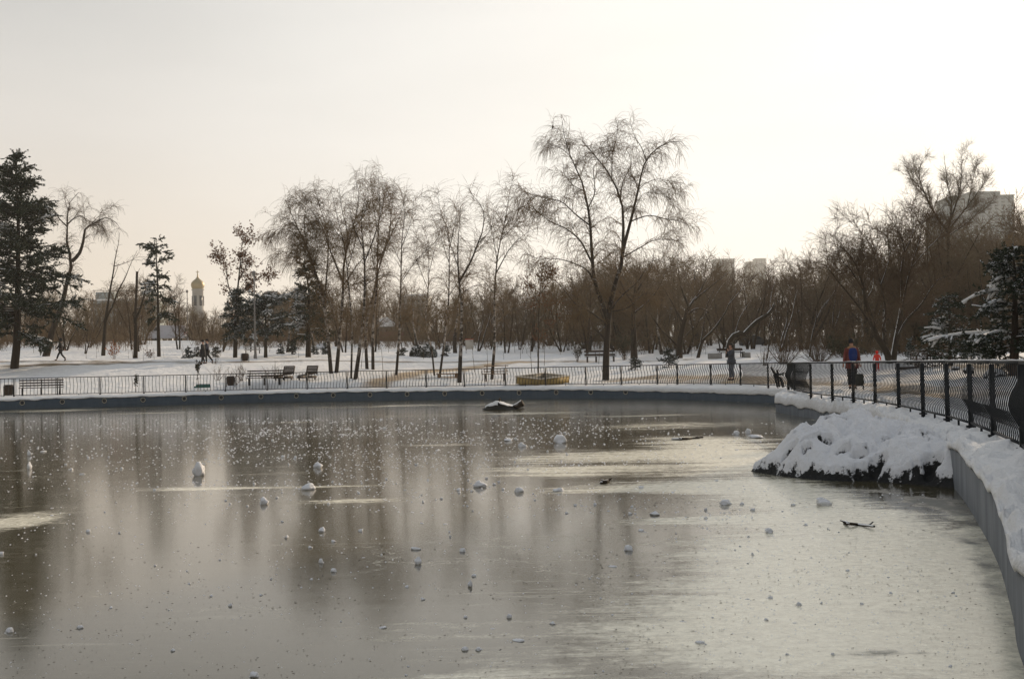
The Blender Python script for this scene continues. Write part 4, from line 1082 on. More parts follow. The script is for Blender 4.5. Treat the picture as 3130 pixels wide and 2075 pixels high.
def sapling(label, px, d, hpx, seed, leaf=None, r=.014, group='thin saplings on the snow', twigs=1.0):
    rng = np.random.default_rng(seed); b = gp(px, d); h = hpx * d / FPX
    P = grow(rng, np.array([[0, 0, -.05]]), np.array([[rng.normal(0, .04), 0, 1.0]]), np.array([h]), 8, .03, .05)
    Rr = np.linspace(r, r * .4, 8)[None]
    C1, R1 = spawn(rng, P, Rr, dens=3.2 * twigs, t0=.35, t1=1, ang=38, ln=(.2, .6), m=4, wig=.1, grav=.06, rr=.6, rmin=.005, rmax=.008, upbias=.2)
    t = thing('sapling', label, 'sapling', b, group=group)
    MB().add(*tubes(P, Rr, 5)).build('stem', M['twig_dark'], t)
    if len(C1): MB().add(*tubes(C1, R1, 3)).build('crown', M['twig'], t)
    if leaf: leaf_mesh(rng, np.concatenate([P[0, 3:], C1.reshape(-1, 3), C1.reshape(-1, 3)]), leaf[0], leaf[1], .05).build('foliage', M['leaf_dark'], t)
    return t
sapling('leafy sapling in the green box just behind the far railing', 608, 67.3, 92, 301, leaf=(260, .055), r=.018)
sapling('sapling with a dark leafy tuft behind the railing, right of the first bench', 416, 68, 40, 302, leaf=(110, .055))
for k, (px, d, h, lab) in enumerate(((295, 97, 58, 'thin sapling rooted left of the orange-leaved tree'), (392, 99, 36, 'short stick-like sapling between the orange tree and the broken trunk'), (438, 93, 40, 'forked sapling at the foot of the broken trunk'),
    (501, 97, 26, 'tiny stick of a sapling beside the slim pine'), (561, 100, 44, 'bent sapling near the white van'), (1490, 80, 70, 'straight dark sapling left of the bench birch'), (1627, 76, 120, 'tall straight sapling behind the yellow sandbox'),
    (1450, 80, 80, 'sapling with a side branch below the info board'), (1664, 88, 110, 'thick young stem beside the brown-leaved young oak'), (1171, 73, 100, 'slim young stem between the white birches'), (1104, 82, 70, 'thin pale sapling at the back of the birch clump'),
    (1540, 95, 30, 'little twig-like sapling past the bench birch'), (1713, 104, 40, 'short sapling left of the big dark bench'), (1830, 90, 70, 'thin stem right in front of the big dark bench'), (757, 92, 34, 'slanting sapling beside the litter bin on the path'),
    (985, 110, 50, 'thin sapling in front of the white snow bank'), (2113, 93, 44, 'small stem beside the heavy leaning trunk'), (2157, 96, 60, 'thin snow-dusted stem next to the Y-shaped tree'))):
    sapling(lab, px, d, h, 310 + k, r=.02 if h > 60 else .012, twigs=.6)

# round evergreen bushes capped with snow
def round_bush(label, px, d, w_, h_, seed):
    rng = np.random.default_rng(seed); b = gp(px, d); n = 5200
    v = unit(rng.normal(0, 1, (n, 3))); v[:, 2] = np.abs(v[:, 2]); rr_ = rng.uniform(.55, 1.0, (n, 1)) ** .5
    lump = 1 + .22 * np.array([noise.noise(Vector(x * 2.2) + Vector((seed, 0, 0))) for x in v])[:, None]
    p = v * rr_ * lump * np.array([w_ / 2, w_ / 2, h_])
    a = unit(v * .6 + rng.normal(0, .6, (n, 3))); c = unit(np.cross(a, rng.normal(0, 1, (n, 3))))
    L = rng.uniform(.05, .11, (n, 1))
    V = np.stack([p - c * .03, p + c * .03, p + a * L], 1).reshape(-1, 3)
    t = thing('round_bush', label, 'bush', b, group='round snow-capped bushes')
    MB().add(V, np.arange(n * 3).reshape(-1, 3)).build('foliage', M['needle_snow'], t)
    k = 60; sel = p[(v[:, 2] > .45)][:240]
    mb = MB()
    for q_ in sel[:90]:
        s_ = rng.uniform(.05, .12)
        mb.lathe([(.001, .05), (s_ * .7, .03), (s_, -.01), (s_ * .6, -.04)], 7, q_ * 1.02)
    mb.build('snow_clumps', M['snow'], t, smooth=True)
round_bush('broad round evergreen bush capped with snow, left half of the pair behind the birches', 1275, 100, 1.3, .95, 401)
round_bush('round evergreen bush capped with snow, behind the crooked thin birch', 1311, 99, 1.35, 1.05, 402)

# ------------------------------------------------------------------ the wood beyond the park
def thicket(seed, H=8.0, stems=4, spread=.35, dens=1.0, twigm='twig', barkm='bark'):
    rng = np.random.default_rng(seed)
    limbs = []
    for s in range(stems):
        a = rng.uniform(0, 2 * math.pi); sp_ = abs(rng.normal(spread, .15))
        pts = [np.array([0, 0, -.1])]
        d = np.array([math.cos(a) * sp_, math.sin(a) * sp_, 1.0]); d /= np.linalg.norm(d)
        p = pts[0] + np.array([math.cos(a), math.sin(a), 0]) * .15 * (stems > 1)
        pts[0] = p
        hh = H * rng.uniform(.7, .95) * (1 if s else 1.0)
        for i in range(6):
            d = d + rng.normal(0, .10, 3); d[2] += .05; d /= np.linalg.norm(d); p = p + d * hh / 6; pts.append(p)
        limbs.append((np.array(pts), (.13 if stems > 1 else .2) * rng.uniform(.7, 1.1), .015))
    lv = [dict(src=[0], dens=2.1 * dens, t0=.10, t1=1.0, ang=45, ln=(1.2, 3.0), m=6, wig=.14, grav=.06, rr=.45, rmin=.014, rmax=.04, tlen=.45, upbias=.15),
          dict(src=[0, 1], dens=3.2 * dens, t0=.15, t1=1.0, ang=45, ln=(.6, 1.5), m=4, wig=.15, grav=.05, rr=.5, rmin=.012, rmax=.02, upbias=.08),
          dict(src=[1, 2], dens=5.0 * dens, t0=.12, t1=1.0, ang=45, ln=(.35, .9), m=3, wig=.12, grav=.02, rr=.6, rmin=.011, rmax=.014, taper=.6)]
    out = build_crown(rng, limbs, lv)
    t = thing('bare_tree', '', 'tree')
    trunk_mesh(out, 6).build('trunk', M[barkm], t, smooth=True)
    crown_mesh(out).build('crown', M[twigm], t)
    t['h'] = float(max(o[0][..., 2].max() for o in out))
    return t
PROT = [thicket(501, twigm='twig'), thicket(502, stems=3, twigm='twig_red'), thicket(503, stems=5, spread=.5, twigm='twig'), thicket(504, stems=2, spread=.2, twigm='twig_dark'), thicket(505, stems=4, spread=.55, twigm='twig_red'), thicket(506, stems=1, spread=.08, twigm='twig_birch', barkm='birch'), thicket(507, stems=2, spread=.25, dens=.6, twigm='twig_dark', barkm='bark_snow')]
topy = lambda x: np.interp(x, [-150, 0, 150, 300, 480, 560, 620, 700, 800, 900, 1200, 1450, 1700, 1850, 2000, 2100, 2300, 2400, 2500, 2700, 2850, 2950, 3130, 3400],
                           [870, 885, 890, 880, 845, 915, 940, 940, 930, 880, 865, 875, 840, 780, 745, 762, 798, 768, 735, 765, 690, 640, 600, 600])
rngw = np.random.default_rng(77)
first = set()
def place_tree(px, d, ytop, label, group, kinds=range(7)):
    k = int(rngw.choice(list(kinds))); b = gp(px, d); xt, yt = proj(b)
    h = (yt - ytop) * d / FPX
    s = h / PROT[k]['h']
    sc_ = (s * rngw.uniform(.95, 1.25), s * rngw.uniform(.95, 1.25), s)
    rz = rngw.uniform(0, 6.28)
    if k not in first:
        first.add(k); o = PROT[k]; o.location = [float(v) for v in b]; o.rotation_euler = (0, 0, rz); o.scale = sc_; o['label'] = label; o['group'] = group
    else:
        o = dup(PROT[k], b, rz, label, group, sc_)
    if 'h' in o and o not in PROT: del o['h']
    return o
WG = 'bare trees of the wood behind the park'
n_t = 0
for row, (d, step, dy) in enumerate(((118, 100, 55), (131, 74, 20), (143, 70, 0), (156, 66, -8))):
    x = -190 + rngw.uniform(0, 60)
    while x < 3330:
        dd = d + rngw.uniform(-5, 5) - (14 if x > 1900 else 0) - (16 if x > 2600 else 0)
        px = x + rngw.uniform(-22, 22); x += step * rngw.uniform(.75, 1.25)
        if 440 < px < 590 and dd < 170: continue
        if row == 0 and (px < 1000 and rngw.random() < .55): continue
        yt = topy(px) + dy + rngw.uniform(-40, 55)
        if row == 0: yt += rngw.uniform(0, 45)
        if 590 < px < 690: yt = max(yt, 945)
        if 1195 < px < 1330 and rngw.random() < .55: continue
        if px > 2320: yt += 30 + 25 * (row == 0)
        lab = ('bare brown tree in the wood behind the birches' if px < 1800 else 'bare brown tree in the dense thicket beyond the park walkway') if px > 640 else 'bare brown tree in the wood behind the spruce and the white van'
        place_tree(px, dd, yt, lab, WG + (' far side' if px < 640 else '' if px < 1800 else ' by the walkway'))
        n_t += 1
# taller ones over the thicket
for px, d, yt in ((545, 120, 835), (2450, 110, 745), (2810, 108, 600), (2990, 100, 640), (3060, 96, 625), (3120, 104, 640), (3190, 100, 560), (2940, 108, 640), (1985, 112, 745), (2060, 118, 760), (1880, 116, 800), (1790, 118, 840), (405, 118, 840), (200, 116, 880), (3020, 86, 730), (2650, 100, 705), (2870, 94, 640), (3090, 90, 665), (2960, 92, 660), (2760, 98, 650), (615, 150, 928), (590, 158, 930)):
    place_tree(px, d, yt, 'taller bare tree standing out above the wood', 'taller bare trees of the wood', (0, 1, 2, 3))
    n_t += 1
for px, d, yt in ((120, 112, 930), (265, 110, 955), (420, 114, 905), (690, 112, 960), (770, 114, 900), (880, 110, 870), (960, 113, 900), (1060, 108, 840), (1150, 112, 850), (1280, 110, 860), (1390, 108, 820), (1455, 112, 850), (1560, 108, 830), (1620, 112, 880), (1720, 110, 860), (1790, 106, 800), (1990, 104, 800), (2250, 102, 840), (2390, 98, 830)):
    place_tree(px + rngw.uniform(-12, 12), d, yt, 'slender bare tree standing free on the snow in front of the wood', 'slender bare trees in front of the wood', (0, 3, 5, 6)); n_t += 1
for k in range(34):
    px = rngw.uniform(30, 2150); d = rngw.uniform(94, 116)
    sapling('thin bare sapling, one of many stuck about the snowy slope before the wood', px, d, rngw.uniform(18, 62), 700 + k, r=.018, group='saplings about the snowy slope', twigs=.9)
print('wood trees', n_t)
# the wood behind, which reads as one mass
wd = MB(); rngf = np.random.default_rng(9)
def far_tree(px, d, ytop):
    b = gp(px, d); xt, yt = proj(b); H = (yt - ytop) * d / FPX
    n = 3; a = rngf.uniform(0, 6.28, n); sp_ = rngf.uniform(.1, .5, n)
    P0 = np.repeat(b[None], n, 0) + rngf.normal(0, .3, (n, 3)) * [1, 1, 0]
    S = grow(rngf, P0, np.stack([np.cos(a) * sp_, np.sin(a) * sp_, np.ones(n)], -1), H * rngf.uniform(.7, .95, n), 7, .08, .05)
    SR = np.full((n, 1), .16) * np.linspace(1, .15, 7)[None]
    C1, R1 = spawn(rngf, S, SR, dens=1.6, t0=.08, t1=1, ang=45, ln=(1.5, 3.4), m=4, wig=.14, grav=.06, rr=.4, rmin=.02, rmax=.04, upbias=.15)
    C2, R2 = spawn(rngf, C1, R1, dens=2.8, t0=.1, t1=1, ang=45, ln=(.6, 1.6), m=3, wig=.14, grav=.04, rr=.6, rmin=.022, rmax=.03)
    C3, R3 = spawn(rngf, C2, R2, dens=3.4, t0=.1, t1=1, ang=45, ln=(.4, 1.1), m=3, wig=.12, grav=.03, rr=.7, rmin=.018, rmax=.024)
    for c, r in ((S, SR), (C1, R1), (C2, R2), (C3, R3)): wd.add(*tubes(c, r, 3))
for d, step, dy in ((172, 52, 0), (190, 50, 4), (212, 50, 4)):
    x = -220
    while x < 3360:
        dd = d - (20 if x > 1900 else 0) - (20 if x > 2600 else 0) + rngf.uniform(-6, 6)
        y = topy(x) + dy + rngf.uniform(-12, 30)
        if 590 < x < 680: y = max(y, 955)
        if x > 2320: y += 25
        far_tree(x + rngf.uniform(-20, 20), dd, y); x += step * rngf.uniform(.8, 1.2)
fw = wd.build('far_woods', M['twig']); tag(fw, 'mass of bare trees far behind the park', None, kind='stuff')
# undergrowth along the edge of the wood
ug = MB()
def scrub(px, d, h):
    b = gp(px, d); n = 12
    a = rngf.uniform(0, 6.28, n); s_ = rngf.uniform(.1, .7, n)
    S = grow(rngf, np.repeat(b[None], n, 0) + rngf.normal(0, .5, (n, 3)) * [1, 1, 0] - [0, 0, .1], np.stack([np.cos(a) * s_, np.sin(a) * s_, np.ones(n)], -1), h * rngf.uniform(.5, 1.1, n), 5, .12, .05)
    SR = np.full((n, 1), .018) * np.linspace(1, .5, 5)[None]
    C1, R1 = spawn(rngf, S, SR, dens=4, t0=.1, t1=1, ang=40, ln=(.4, 1.0), m=3, wig=.12, grav=.04, rr=.7, rmin=.012, rmax=.016)
    C2, R2 = spawn(rngf, C1, R1, dens=3.5, t0=.1, t1=1, ang=45, ln=(.2, .6), m=3, wig=.12, grav=.04, rr=.8, rmin=.010, rmax=.014)
    for c, r in ((S, SR), (C1, R1), (C2, R2)): ug.add(*tubes(c, r, 3))
for d, step in ((121, 34), (130, 30), (142, 26), (158, 26), (182, 30)):
    x = -150
    while x < 3300:
        dd = d - (16 if x > 1900 else 0) - (22 if x > 2600 else 0) + rngf.uniform(-5, 5)
        if not (440 < x < 600 and dd < 170) and not (2150 < x < 2360 and dd < 128):
            scrub(x + rngf.uniform(-12, 12), dd, rngf.uniform(1.0, 3.0))
        x += step * rngf.uniform(.7, 1.3)
fu = ug.build('undergrowth', M['twig_red']); tag(fu, 'tangled brown undergrowth along the edge of the wood', None, kind='stuff')

# unseen spruces added past the walkway to block the sun from the pond corner
for k, (x_, y_, s_) in enumerate(((25, 36, 1.0), (30, 43, 1.15), (36, 50, 1.2), (26.5, 48, .95), (33, 34, 1.1), (40, 42, 1.2), (23, 40, .85), (28, 39, 1.05), (21, 32, .7), (29, 31, 1.0), (34, 40, 1.2))):
    src_ = bpy.data.objects['spruce']
    dup(src_, (x_, y_, TZ(x_, y_)[0]), 1.7 * k, 'unseen spruce added beyond the walkway to shade the pond corner', 'unseen spruces added for shade', s_)
# ------------------------------------------------------------------ railings
def railing(name, label, posts, post_w, bar_r, away, mat, gap=.165, snow_on=False, h=1.0, z=.68, reach=None):
    """posts: list of (x,y); away: +1/-1 side of the run (left normal) the bars belly out to"""
    t = thing(name, label, 'railing', (0, 0, 0))
    posts = [np.array(p) for p in posts]; n = len(posts)
    yaw = [math.atan2(*(posts[min(i + 1, n - 1)] - posts[max(i - 1, 0)])[::-1]) for i in range(n)]
    zr = z + h
    for i, p in enumerate(posts):
        mb = MB(); mb.box((p[0], p[1], z + h / 2 - .09), (post_w, post_w, h + .12), yaw[i], bev=.004); mb.box((p[0], p[1], z + .02), (post_w * 1.9, post_w * 1.9, .03), yaw[i])
        mb.build('post', M[mat], t)
    top = MB(); bot = MB(); sn = MB()
    prof = np.array([(0, 1.0), (0, .9), (.02, .80), (.085, .68), (.125, .56), (.115, .46), (.05, .34), (-.005, .22), (-.012, .14), (0, .075)])
    prof = resample(prof, 13)
    for i in range(n - 1):
        a, b = posts[i], posts[i + 1]; d = b - a; L = np.linalg.norm(d); e = d / L; nv = np.array([-e[1], e[0]]) * away
        y = math.atan2(e[1], e[0]); c = (a + b) / 2
        top.box((c[0], c[1], zr), (L + .01, .045, .04 if i % 2 else .042), y, bev=.006)
        bot.box((c[0], c[1], z + .075), (L - post_w - .004, .03, .03 if i % 2 else .032), y)
        bot.box((c[0], c[1], z + .01), (.03, .03, .11), y)
        if snow_on:
            k = max(3, int(L / .12)); s = np.linspace(.0, 1, k)
            P = np.stack([a[0] + d[0] * s, a[1] + d[1] * s, np.full(k, zr + .021)], -1); P[:, 2] += np.array([noise.noise(Vector(q * 3)) for q in P]) * .008
            sn.tube(P, np.clip(.014 + .016 * np.array([noise.noise(Vector(q * 2.1)) for q in P]), .004, .03), 6)
        m = max(2, int(round(L / gap))); ts = (np.arange(m) + .5) / m
        P = np.empty((m, 13, 3))
        for q, s in enumerate(ts):
            o = a + d * s
            P[q, :, 0] = o[0] + nv[0] * prof[:, 0]; P[q, :, 1] = o[1] + nv[1] * prof[:, 0]; P[q, :, 2] = z + prof[:, 1] * h - .012
        mb = MB(); mb.add(*tubes(P, np.full((m, 13), bar_r), 5)); mb.build('bar_panel', M[mat], t)
    top.build('top_rail', M[mat], t); bot.build('bottom_rail', M[mat], t)
    if snow_on: sn.build('rail_snow', M['snow'], t, smooth=True)
    return t

# far railing follows the far wall, 1.1 m behind its face
fpx = [-95, 40, 176, 308, 439.5, 567, 692.6, 817, 940.6, 1062, 1180.5, 1302.5, 1424, 1548.6, 1669, 1787.6, 1902.7, 2010.5, 2073.5, 2172.4, 2266.8, 2347.4, 2408]
OFF = OUT + NRM * .95
uo2 = OFF[:, 0] / np.maximum(OFF[:, 1], .1); fm2 = np.where(OUT[:, 1] > 43.5)[0]
fposts = []
for px in fpx:
    pr = ray(px, 1190); uu = pr[0] / pr[1]
    c = fm2[np.argsort(np.abs(uo2[fm2] - uu))[:1]]
    fposts.append(OFF[c[0]])
fposts[-2] = at(2347.4, 1150, 49.6)[:2]; fposts[-1] = at(2408, 1150, 47.2)[:2]
railing('railing', 'long dark railing with bellied bars running along the far rim of the pond', fposts, .06, .014, 1, 'iron', gap=.185)
npx = [(2430, 1198.6), (2479, 1210), (2545, 1217.6), (2609, 1225), (2676, 1235), (2748, 1249), (2822, 1267), (2897, 1285), (2968, 1307), (3037, 1336), (3127, 1378.6)]
nposts = [onz(x, y, .68)[:2] for x, y in npx] + [np.array([4.75, 10.6]), np.array([3.6, 7.9])]
nposts = [fposts[-1] + np.array([.0, .0])] + nposts
railing('railing', 'near black railing with snow on its rail, curving past the snow-covered boulder', nposts[1:], .068, .0085, -1, 'iron', gap=.165, snow_on=True)
railing('railing', 'short black railing piece seen end-on, joining the far and near railings at the corner', [nposts[1] + np.array([.02, .12]), nposts[0] + np.array([0, -.1])], .075, .008, 1, 'iron', gap=.15)

# black cut-out figure ornament on the railing corner
b0 = at(2382, 1185, 48.2); sc_ = 48.2 / FPX / 13.067
def op(x, y): return np.array([(x - 620) * sc_, 0, (1240 - y) * sc_])
t = thing('ornament', 'black wrought-metal ornament of twisted limbs at the railing corner', 'ornament', (b0[0], b0[1] - .12, .70))
mb = MB()
for pts, r in (([(300, 430), (350, 560), (430, 690), (500, 760)], (.03, .06)), ([(530, 560), (540, 640), (560, 720)], (.05, .05)), ([(480, 830), (560, 760), (640, 740), (740, 730)], (.06, .035)),
               ([(720, 760), (770, 660), (800, 700), (790, 770), (730, 780)], (.025, .02)), ([(500, 760), (570, 850), (690, 900)], (.07, .05)), ([(470, 850), (460, 960), (500, 1100), (525, 1240)], (.05, .035)),
               ([(560, 880), (570, 1000), (590, 1120), (615, 1240)], (.055, .035)), ([(690, 880), (680, 960), (720, 1080), (760, 1250)], (.06, .06)), ([(440, 700), (420, 800), (470, 900)], (.05, .05))):
    P = resample([op(*p) for p in pts], 10); P[:, 1] += np.linspace(0, .05, 10)
    mb.tube(P, np.linspace(r[0], r[1], 10), 7)
mb.build('twisted_figure', M['iron'], t, smooth=True)

# ------------------------------------------------------------------ the snow-covered boulder
kx, ky = 240, 300
bx = np.linspace(3.3, 7.3, kx); by = np.linspace(14.6, 23.2, ky)
BX, BY = np.meshgrid(bx, by); fx, fy = BX.ravel(), BY.ravel()
def rk(x, y): return onz(2200 + x / 2.529, 1080 + y / 2.529)[:2]
front = np.array([rk(*p) for p in ((215, 912), (300, 925), (480, 952), (640, 970), (800, 985), (1000, 992), (1150, 992), (1350, 1005), (1550, 1020), (1700, 1034), (1800, 1045))])
poly = [tuple(p) for p in front] + [(6.4, 15.6), (7.0, 18.0), (7.0, 21.5), (6.6, 22.4), (6.0, 22.2), (5.4, 21.3), (4.9, 20.6), (4.4, 20.2), (4.05, 19.6)]
poly = np.array(poly)
ins = inside(fx, fy, poly)
pd = seg_d(fx, fy, [tuple(p) for p in poly] + [tuple(poly[0])])
e = np.where(ins, pd, -pd)
def dome(cx, cy, rx, ry, h, p=2.0):
    q = ((fx - cx) / rx) ** 2 + ((fy - cy) / ry) ** 2
    return h * np.exp(-q ** (p / 2))
def apex(x, y, d):
    p = at(2200 + x / 2.529, 1080 + y / 2.529, d); return p[0], p[1], p[2]
H = .08 + 0 * fx
for (px, py, d, rx, ry, p) in ((640, 510, 18.3, .46, .85, 3.0), (800, 560, 18.4, .4, .7, 2.4), (480, 640, 18.4, .35, .5, 2.4), (830, 470, 20.0, .55, .9, 3), (1050, 470, 20.1, .6, 1.0, 3), (1300, 490, 19.6, .7, 1.0, 3), (1150, 560, 18.6, .7, .9, 2.6),
                                (1480, 625, 16.9, .55, .8, 2.6), (1700, 640, 16.7, .4, .8, 3), (1560, 560, 18.0, .6, .8, 2.6), (1000, 640, 17.7, .5, .6, 2.2), (640, 760, 17.7, .6, .4, 2), (1250, 720, 17.0, .5, .5, 2), (1000, 790, 17.2, .6, .35, 2), (400, 790, 18.4, .35, .35, 2)):
    x_, y_, z_ = apex(px, py, d)
    H = np.maximum(H, dome(x_, y_, rx, ry, z_ * 1.0, p)) if True else H
Pf = np.stack([fx, fy], -1)
rid = np.array([1 - abs(noise.noise(Vector((p[0] * 2.2, p[1] * 1.6, 3.1)))) for p in Pf])
f1 = fbm(Pf, 3.2, 4, 5.0); f2 = fbm(Pf, 8.0, 3, 2.0); f3 = fbm(Pf, 1.5, 3, 11.0)
f4 = fbm(Pf, 17.0, 2, 6.0)
Hs = H * .90 * (1 + .14 * f3) + .075 * f1 * np.clip(H * 2.5, .3, 1) + .038 * f2 + .03 * f4 + .16 * (rid - .75) * np.clip(H * 2, 0, 1)
ec = np.clip(e, 0, None)
lip_ = (.10 + .03 * np.clip(fx - 4.6, 0, 1)) * (1 - np.exp(-ec / .05)); slope_ = 1 - np.exp(-(ec / .42) ** 1.25)
rockz = lip_ * .9 + Hs * .9 * slope_ - .05 + np.where(e < 0, -.3, 0) + .03 * f2
snowz = lip_ + Hs * .95 * slope_ + .03
# bare dark hollows in the snow
hol = np.zeros(len(fx))
for (px, py, d, rx, ry) in ((1130, 800, 16.95, .22, .12), (1220, 770, 17.0, .14, .14), (1640, 735, 16.35, .13, .13), (1610, 590, 17.6, .07, .18), (700, 575, 18.05, .16, .06), (810, 615, 18.0, .10, .10), (540, 640, 18.15, .12, .06), (960, 690, 17.45, .12, .05), (1080, 740, 17.3, .12, .05)):
    c = apex(px, py, d); hol = np.maximum(hol, np.exp(-(((fx - c[0]) / rx) ** 2 + ((fy - c[1]) / ry) ** 2) ** 1.5))
hol = hol + .35 * f1 * (hol > .08)
rockz = rockz - .13 * np.clip(hol, 0, 1)
# ragged front edge of the snow: it stops short of the ice
edge = .075 + .06 * f1 + .04 * f2 + .03 * np.clip(fx - 5, 0, 1)
crev = np.array([noise.noise(Vector((p[0] * 4.2, p[1] * 2.6, 7.7))) for p in Pf]) + .35 * f2
okv = (e > edge) & (hol < .42) & ~((crev > .52) & (e < 1.9))
att = np.minimum(np.clip((e - edge) / .10, -1, 1) * .8, .60)
att = np.minimum(att, .58 - 1.25 * np.clip(hol, 0, 1)); att = np.where((crev > .56) & (e < 1.9), np.minimum(att, .75 - (crev - .56) * 6), att)
zz = rockz + (snowz + .02 - rockz) * np.clip(att * 2 + .3, 0, 1)
i, j = np.meshgrid(np.arange(kx - 1), np.arange(ky - 1)); a = (j * kx + i).ravel(); Q = np.stack([a, a + 1, a + kx + 1, a + kx], -1)
Q = Q[(e > -.12)[Q].all(1)]
bt = thing('boulder', 'big snow-covered boulder at the foot of the pond wall, dark rock showing along the ice', 'boulder', (5.2, 17.8, 0))
o_ = np.array([5.2, 17.8, 0]); V = np.stack([fx, fy, zz], -1) - o_
bare = att[Q].mean(1) < -.35
for nm, qq in (('rock', Q[bare]), ('snow_cover', Q[~bare])):
    us = np.unique(qq); mp_ = np.full(len(fx), -1); mp_[us] = np.arange(len(us))
    ob = MB().add(V[us], mp_[qq]).build(nm, M['boulder'], bt, smooth=True)
    at_ = ob.data.attributes.new('snow', 'FLOAT', 'POINT'); at_.data.foreach_set('value', att[us].astype(np.float32))

# ------------------------------------------------------------------
M['leaf_shade_flake'] = plain('leaf_shade_flake', (.07, .055, .04), .8, .5, 3)
# ------------------------------------------------------------------ lumps of snow and ice on the pond
def lump_mesh(seed, flat=.8, ang=.0, sub=3):
    import bmesh
    bm = bmesh.new(); bmesh.ops.create_icosphere(bm, subdivisions=sub, radius=.5)
    rs = np.random.default_rng(seed); off = Vector(rs.uniform(-50, 50, 3)); st = rs.uniform(.75, 1.25, 3)
    pl = [(Vector(rs.normal(0, 1, 3)).normalized(), rs.uniform(.27, .43)) for _ in range(11)]
    for v in bm.verts:
        c = v.co.normalized()
        for nrm_, hgt_ in pl:
            q_ = v.co.dot(nrm_)
            if q_ > hgt_: v.co -= nrm_ * (q_ - hgt_)
        k_ = v.co.length * 2
        c = v.co.normalized()
        r = .55 * k_ * (1 + .30 * noise.noise(c * 1.3 + off) + .16 * noise.noise(c * 3 + off) + .20 * noise.noise(c * 7 + off))
        v.co = Vector((c.x * r * st[0], c.y * r * st[1], max(c.z * r * flat * st[2], -.24) + .20 * flat))
    me = bpy.data.meshes.new('snow_lump'); bm.to_mesh(me); bm.free()
    for p in me.polygons: p.use_smooth = True
    me.materials.append(M['chunk']); return me
LM = [lump_mesh(s, f, a) for s, f, a in ((1, .85, 0), (2, .7, .3), (3, .95, .2), (4, .55, 0), (5, .8, .4), (6, .4, 0), (7, 1.15, .3), (8, .7, 0))]
LS = [lump_mesh(20 + s, f, 0, 2) for s, f in ((1, .8), (2, .6), (3, .9), (4, .4))]
rl = np.random.default_rng(31)
def lump(xD, yD, wD, mesh, label, group=None, hs=1.0):
    p = onz(xD * 1.3235, yD * 1.3235); s = wD * 1.3235 * p[1] / FPX
    o = bpy.data.objects.new('snow_lump', mesh); COL.objects.link(o)
    o.location = (p[0], p[1], -.004); o.scale = (s, s, s * hs); o.rotation_euler = (0, 0, rl.uniform(0, 6.28))
    return tag(o, label, 'snow lump', group)
big = [(460, 1098, 30, 6, 'upright wedge-shaped snow lump, the tallest one out on the dark ice', 1.05), (735, 1080, 25, 1, 'blocky snow lump behind the wide knobbly one', 1), (712, 1130, 33, 4, 'wide knobbly snow lump casting a pale reflection', .8),
    (611, 1163, 23, 2, 'pointed snow lump alone on the lighter ice in front of the upright wedge', 1), (1297, 1022, 31, 0, 'large rounded snow lump farther out, below the low ice floe', 1), (1173, 1018, 22, 3, 'flattish snow lump nearest the low ice floe', 1),
    (1205, 1031, 20, 7, 'snow lump with ragged sides between the flattish one and the large rounded one', 1), (1108, 1124, 31, 1, 'squared-off snow lump at the end of a line of snow lumps', .85), (1198, 1136, 19, 0, 'roundish snow lump, second in the line of snow lumps', 1),
    (1291, 1134, 22, 7, 'low snow lump, third in the line of snow lumps', .8), (1678, 1165, 23, 0, 'round snow lump with a dark shaded side, between the boulder and the line of lumps', .9), (1900, 1167, 37, 4, 'angular block of snow in front of the boulder', .9),
    (1777, 1229, 18, 0, 'round grey snow lump before the angular block', 1), (744, 1228, 17, 2, 'snow lump shining above its own reflection, in front of the wide knobbly one', 1), (1452, 1270, 19, 0, 'smooth snowball sitting by itself in the middle of the pond', 1.05),
    (960, 1268, 22, 5, 'long flat dark-sided piece of snow', 1), (1068, 1273, 14, 0, 'small round snow lump right of the long flat piece', 1), (965, 1301, 16, 6, 'snow lump close in front of the long flat piece', 1), (1085, 1353, 14, 6, 'little egg-shaped snow lump standing on end', 1.1),
    (885, 1449, 17, 3, 'low snow lump at the start of a trail of specks', 1), (586, 1560, 21, 0, 'snow lump at the very front edge of the ice', .9), (1075, 1500, 14, 0, 'first of two like round snow lumps side by side', 1), (1107, 1500, 13, 0, 'second of two like round snow lumps side by side', 1),
    (1198, 1479, 25, 5, 'flat tan disc of ice behind the two round lumps', .8), (1512, 1189, 22, 1, 'pair of fused snow lumps past the end of the line', .8), (1480, 1225, 15, 3, 'oval snow lump just before the fused pair', 1), (1617, 1484, 23, 3, 'dark-sided long snow lump near the pale frosted ice', 1),
    (1745, 1011, 31, 3, 'broad low snow lump next to the boulder tip', .9), (1702, 1003, 15, 0, 'round snow lump left of the broad low one', 1), (1728, 1000, 16, 2, 'peaked snow lump behind the broad low one', 1), (770, 1319, 14, 0, 'snow lump with a dark foot, straight below the smallest pale pair', 1),
    (1845, 1397, 13, 2, 'dark snow lump on the brightest patch of frost', 1), (22, 1458, 17, 0, 'snow lump in the near corner under the spruce reflection', 1), (184, 1449, 13, 0, 'snow lump next in from the one in the near corner', .9), (68, 1083, 12, 6, 'narrow upright snow lump in the spruce reflection', 1.4), (68, 1052, 11, 6, 'narrow snow lump behind the narrow upright one', 1.2),
    (1176, 1425, 14, 2, 'snow lump with a pale top, behind the flat tan disc', 1), (1276, 1440, 13, 1, 'two-part small snow lump right of the flat tan disc', 1), (1415, 1308, 18, 5, 'thin flake of snow below the smooth snowball', .7), (1715, 1165, 10, 0, 'little snow lump beside the round dark-shaded one', 1)]
for x, y, w_, k, lab, hs in big: lump(x, y, w_, LM[k], lab, None, hs)
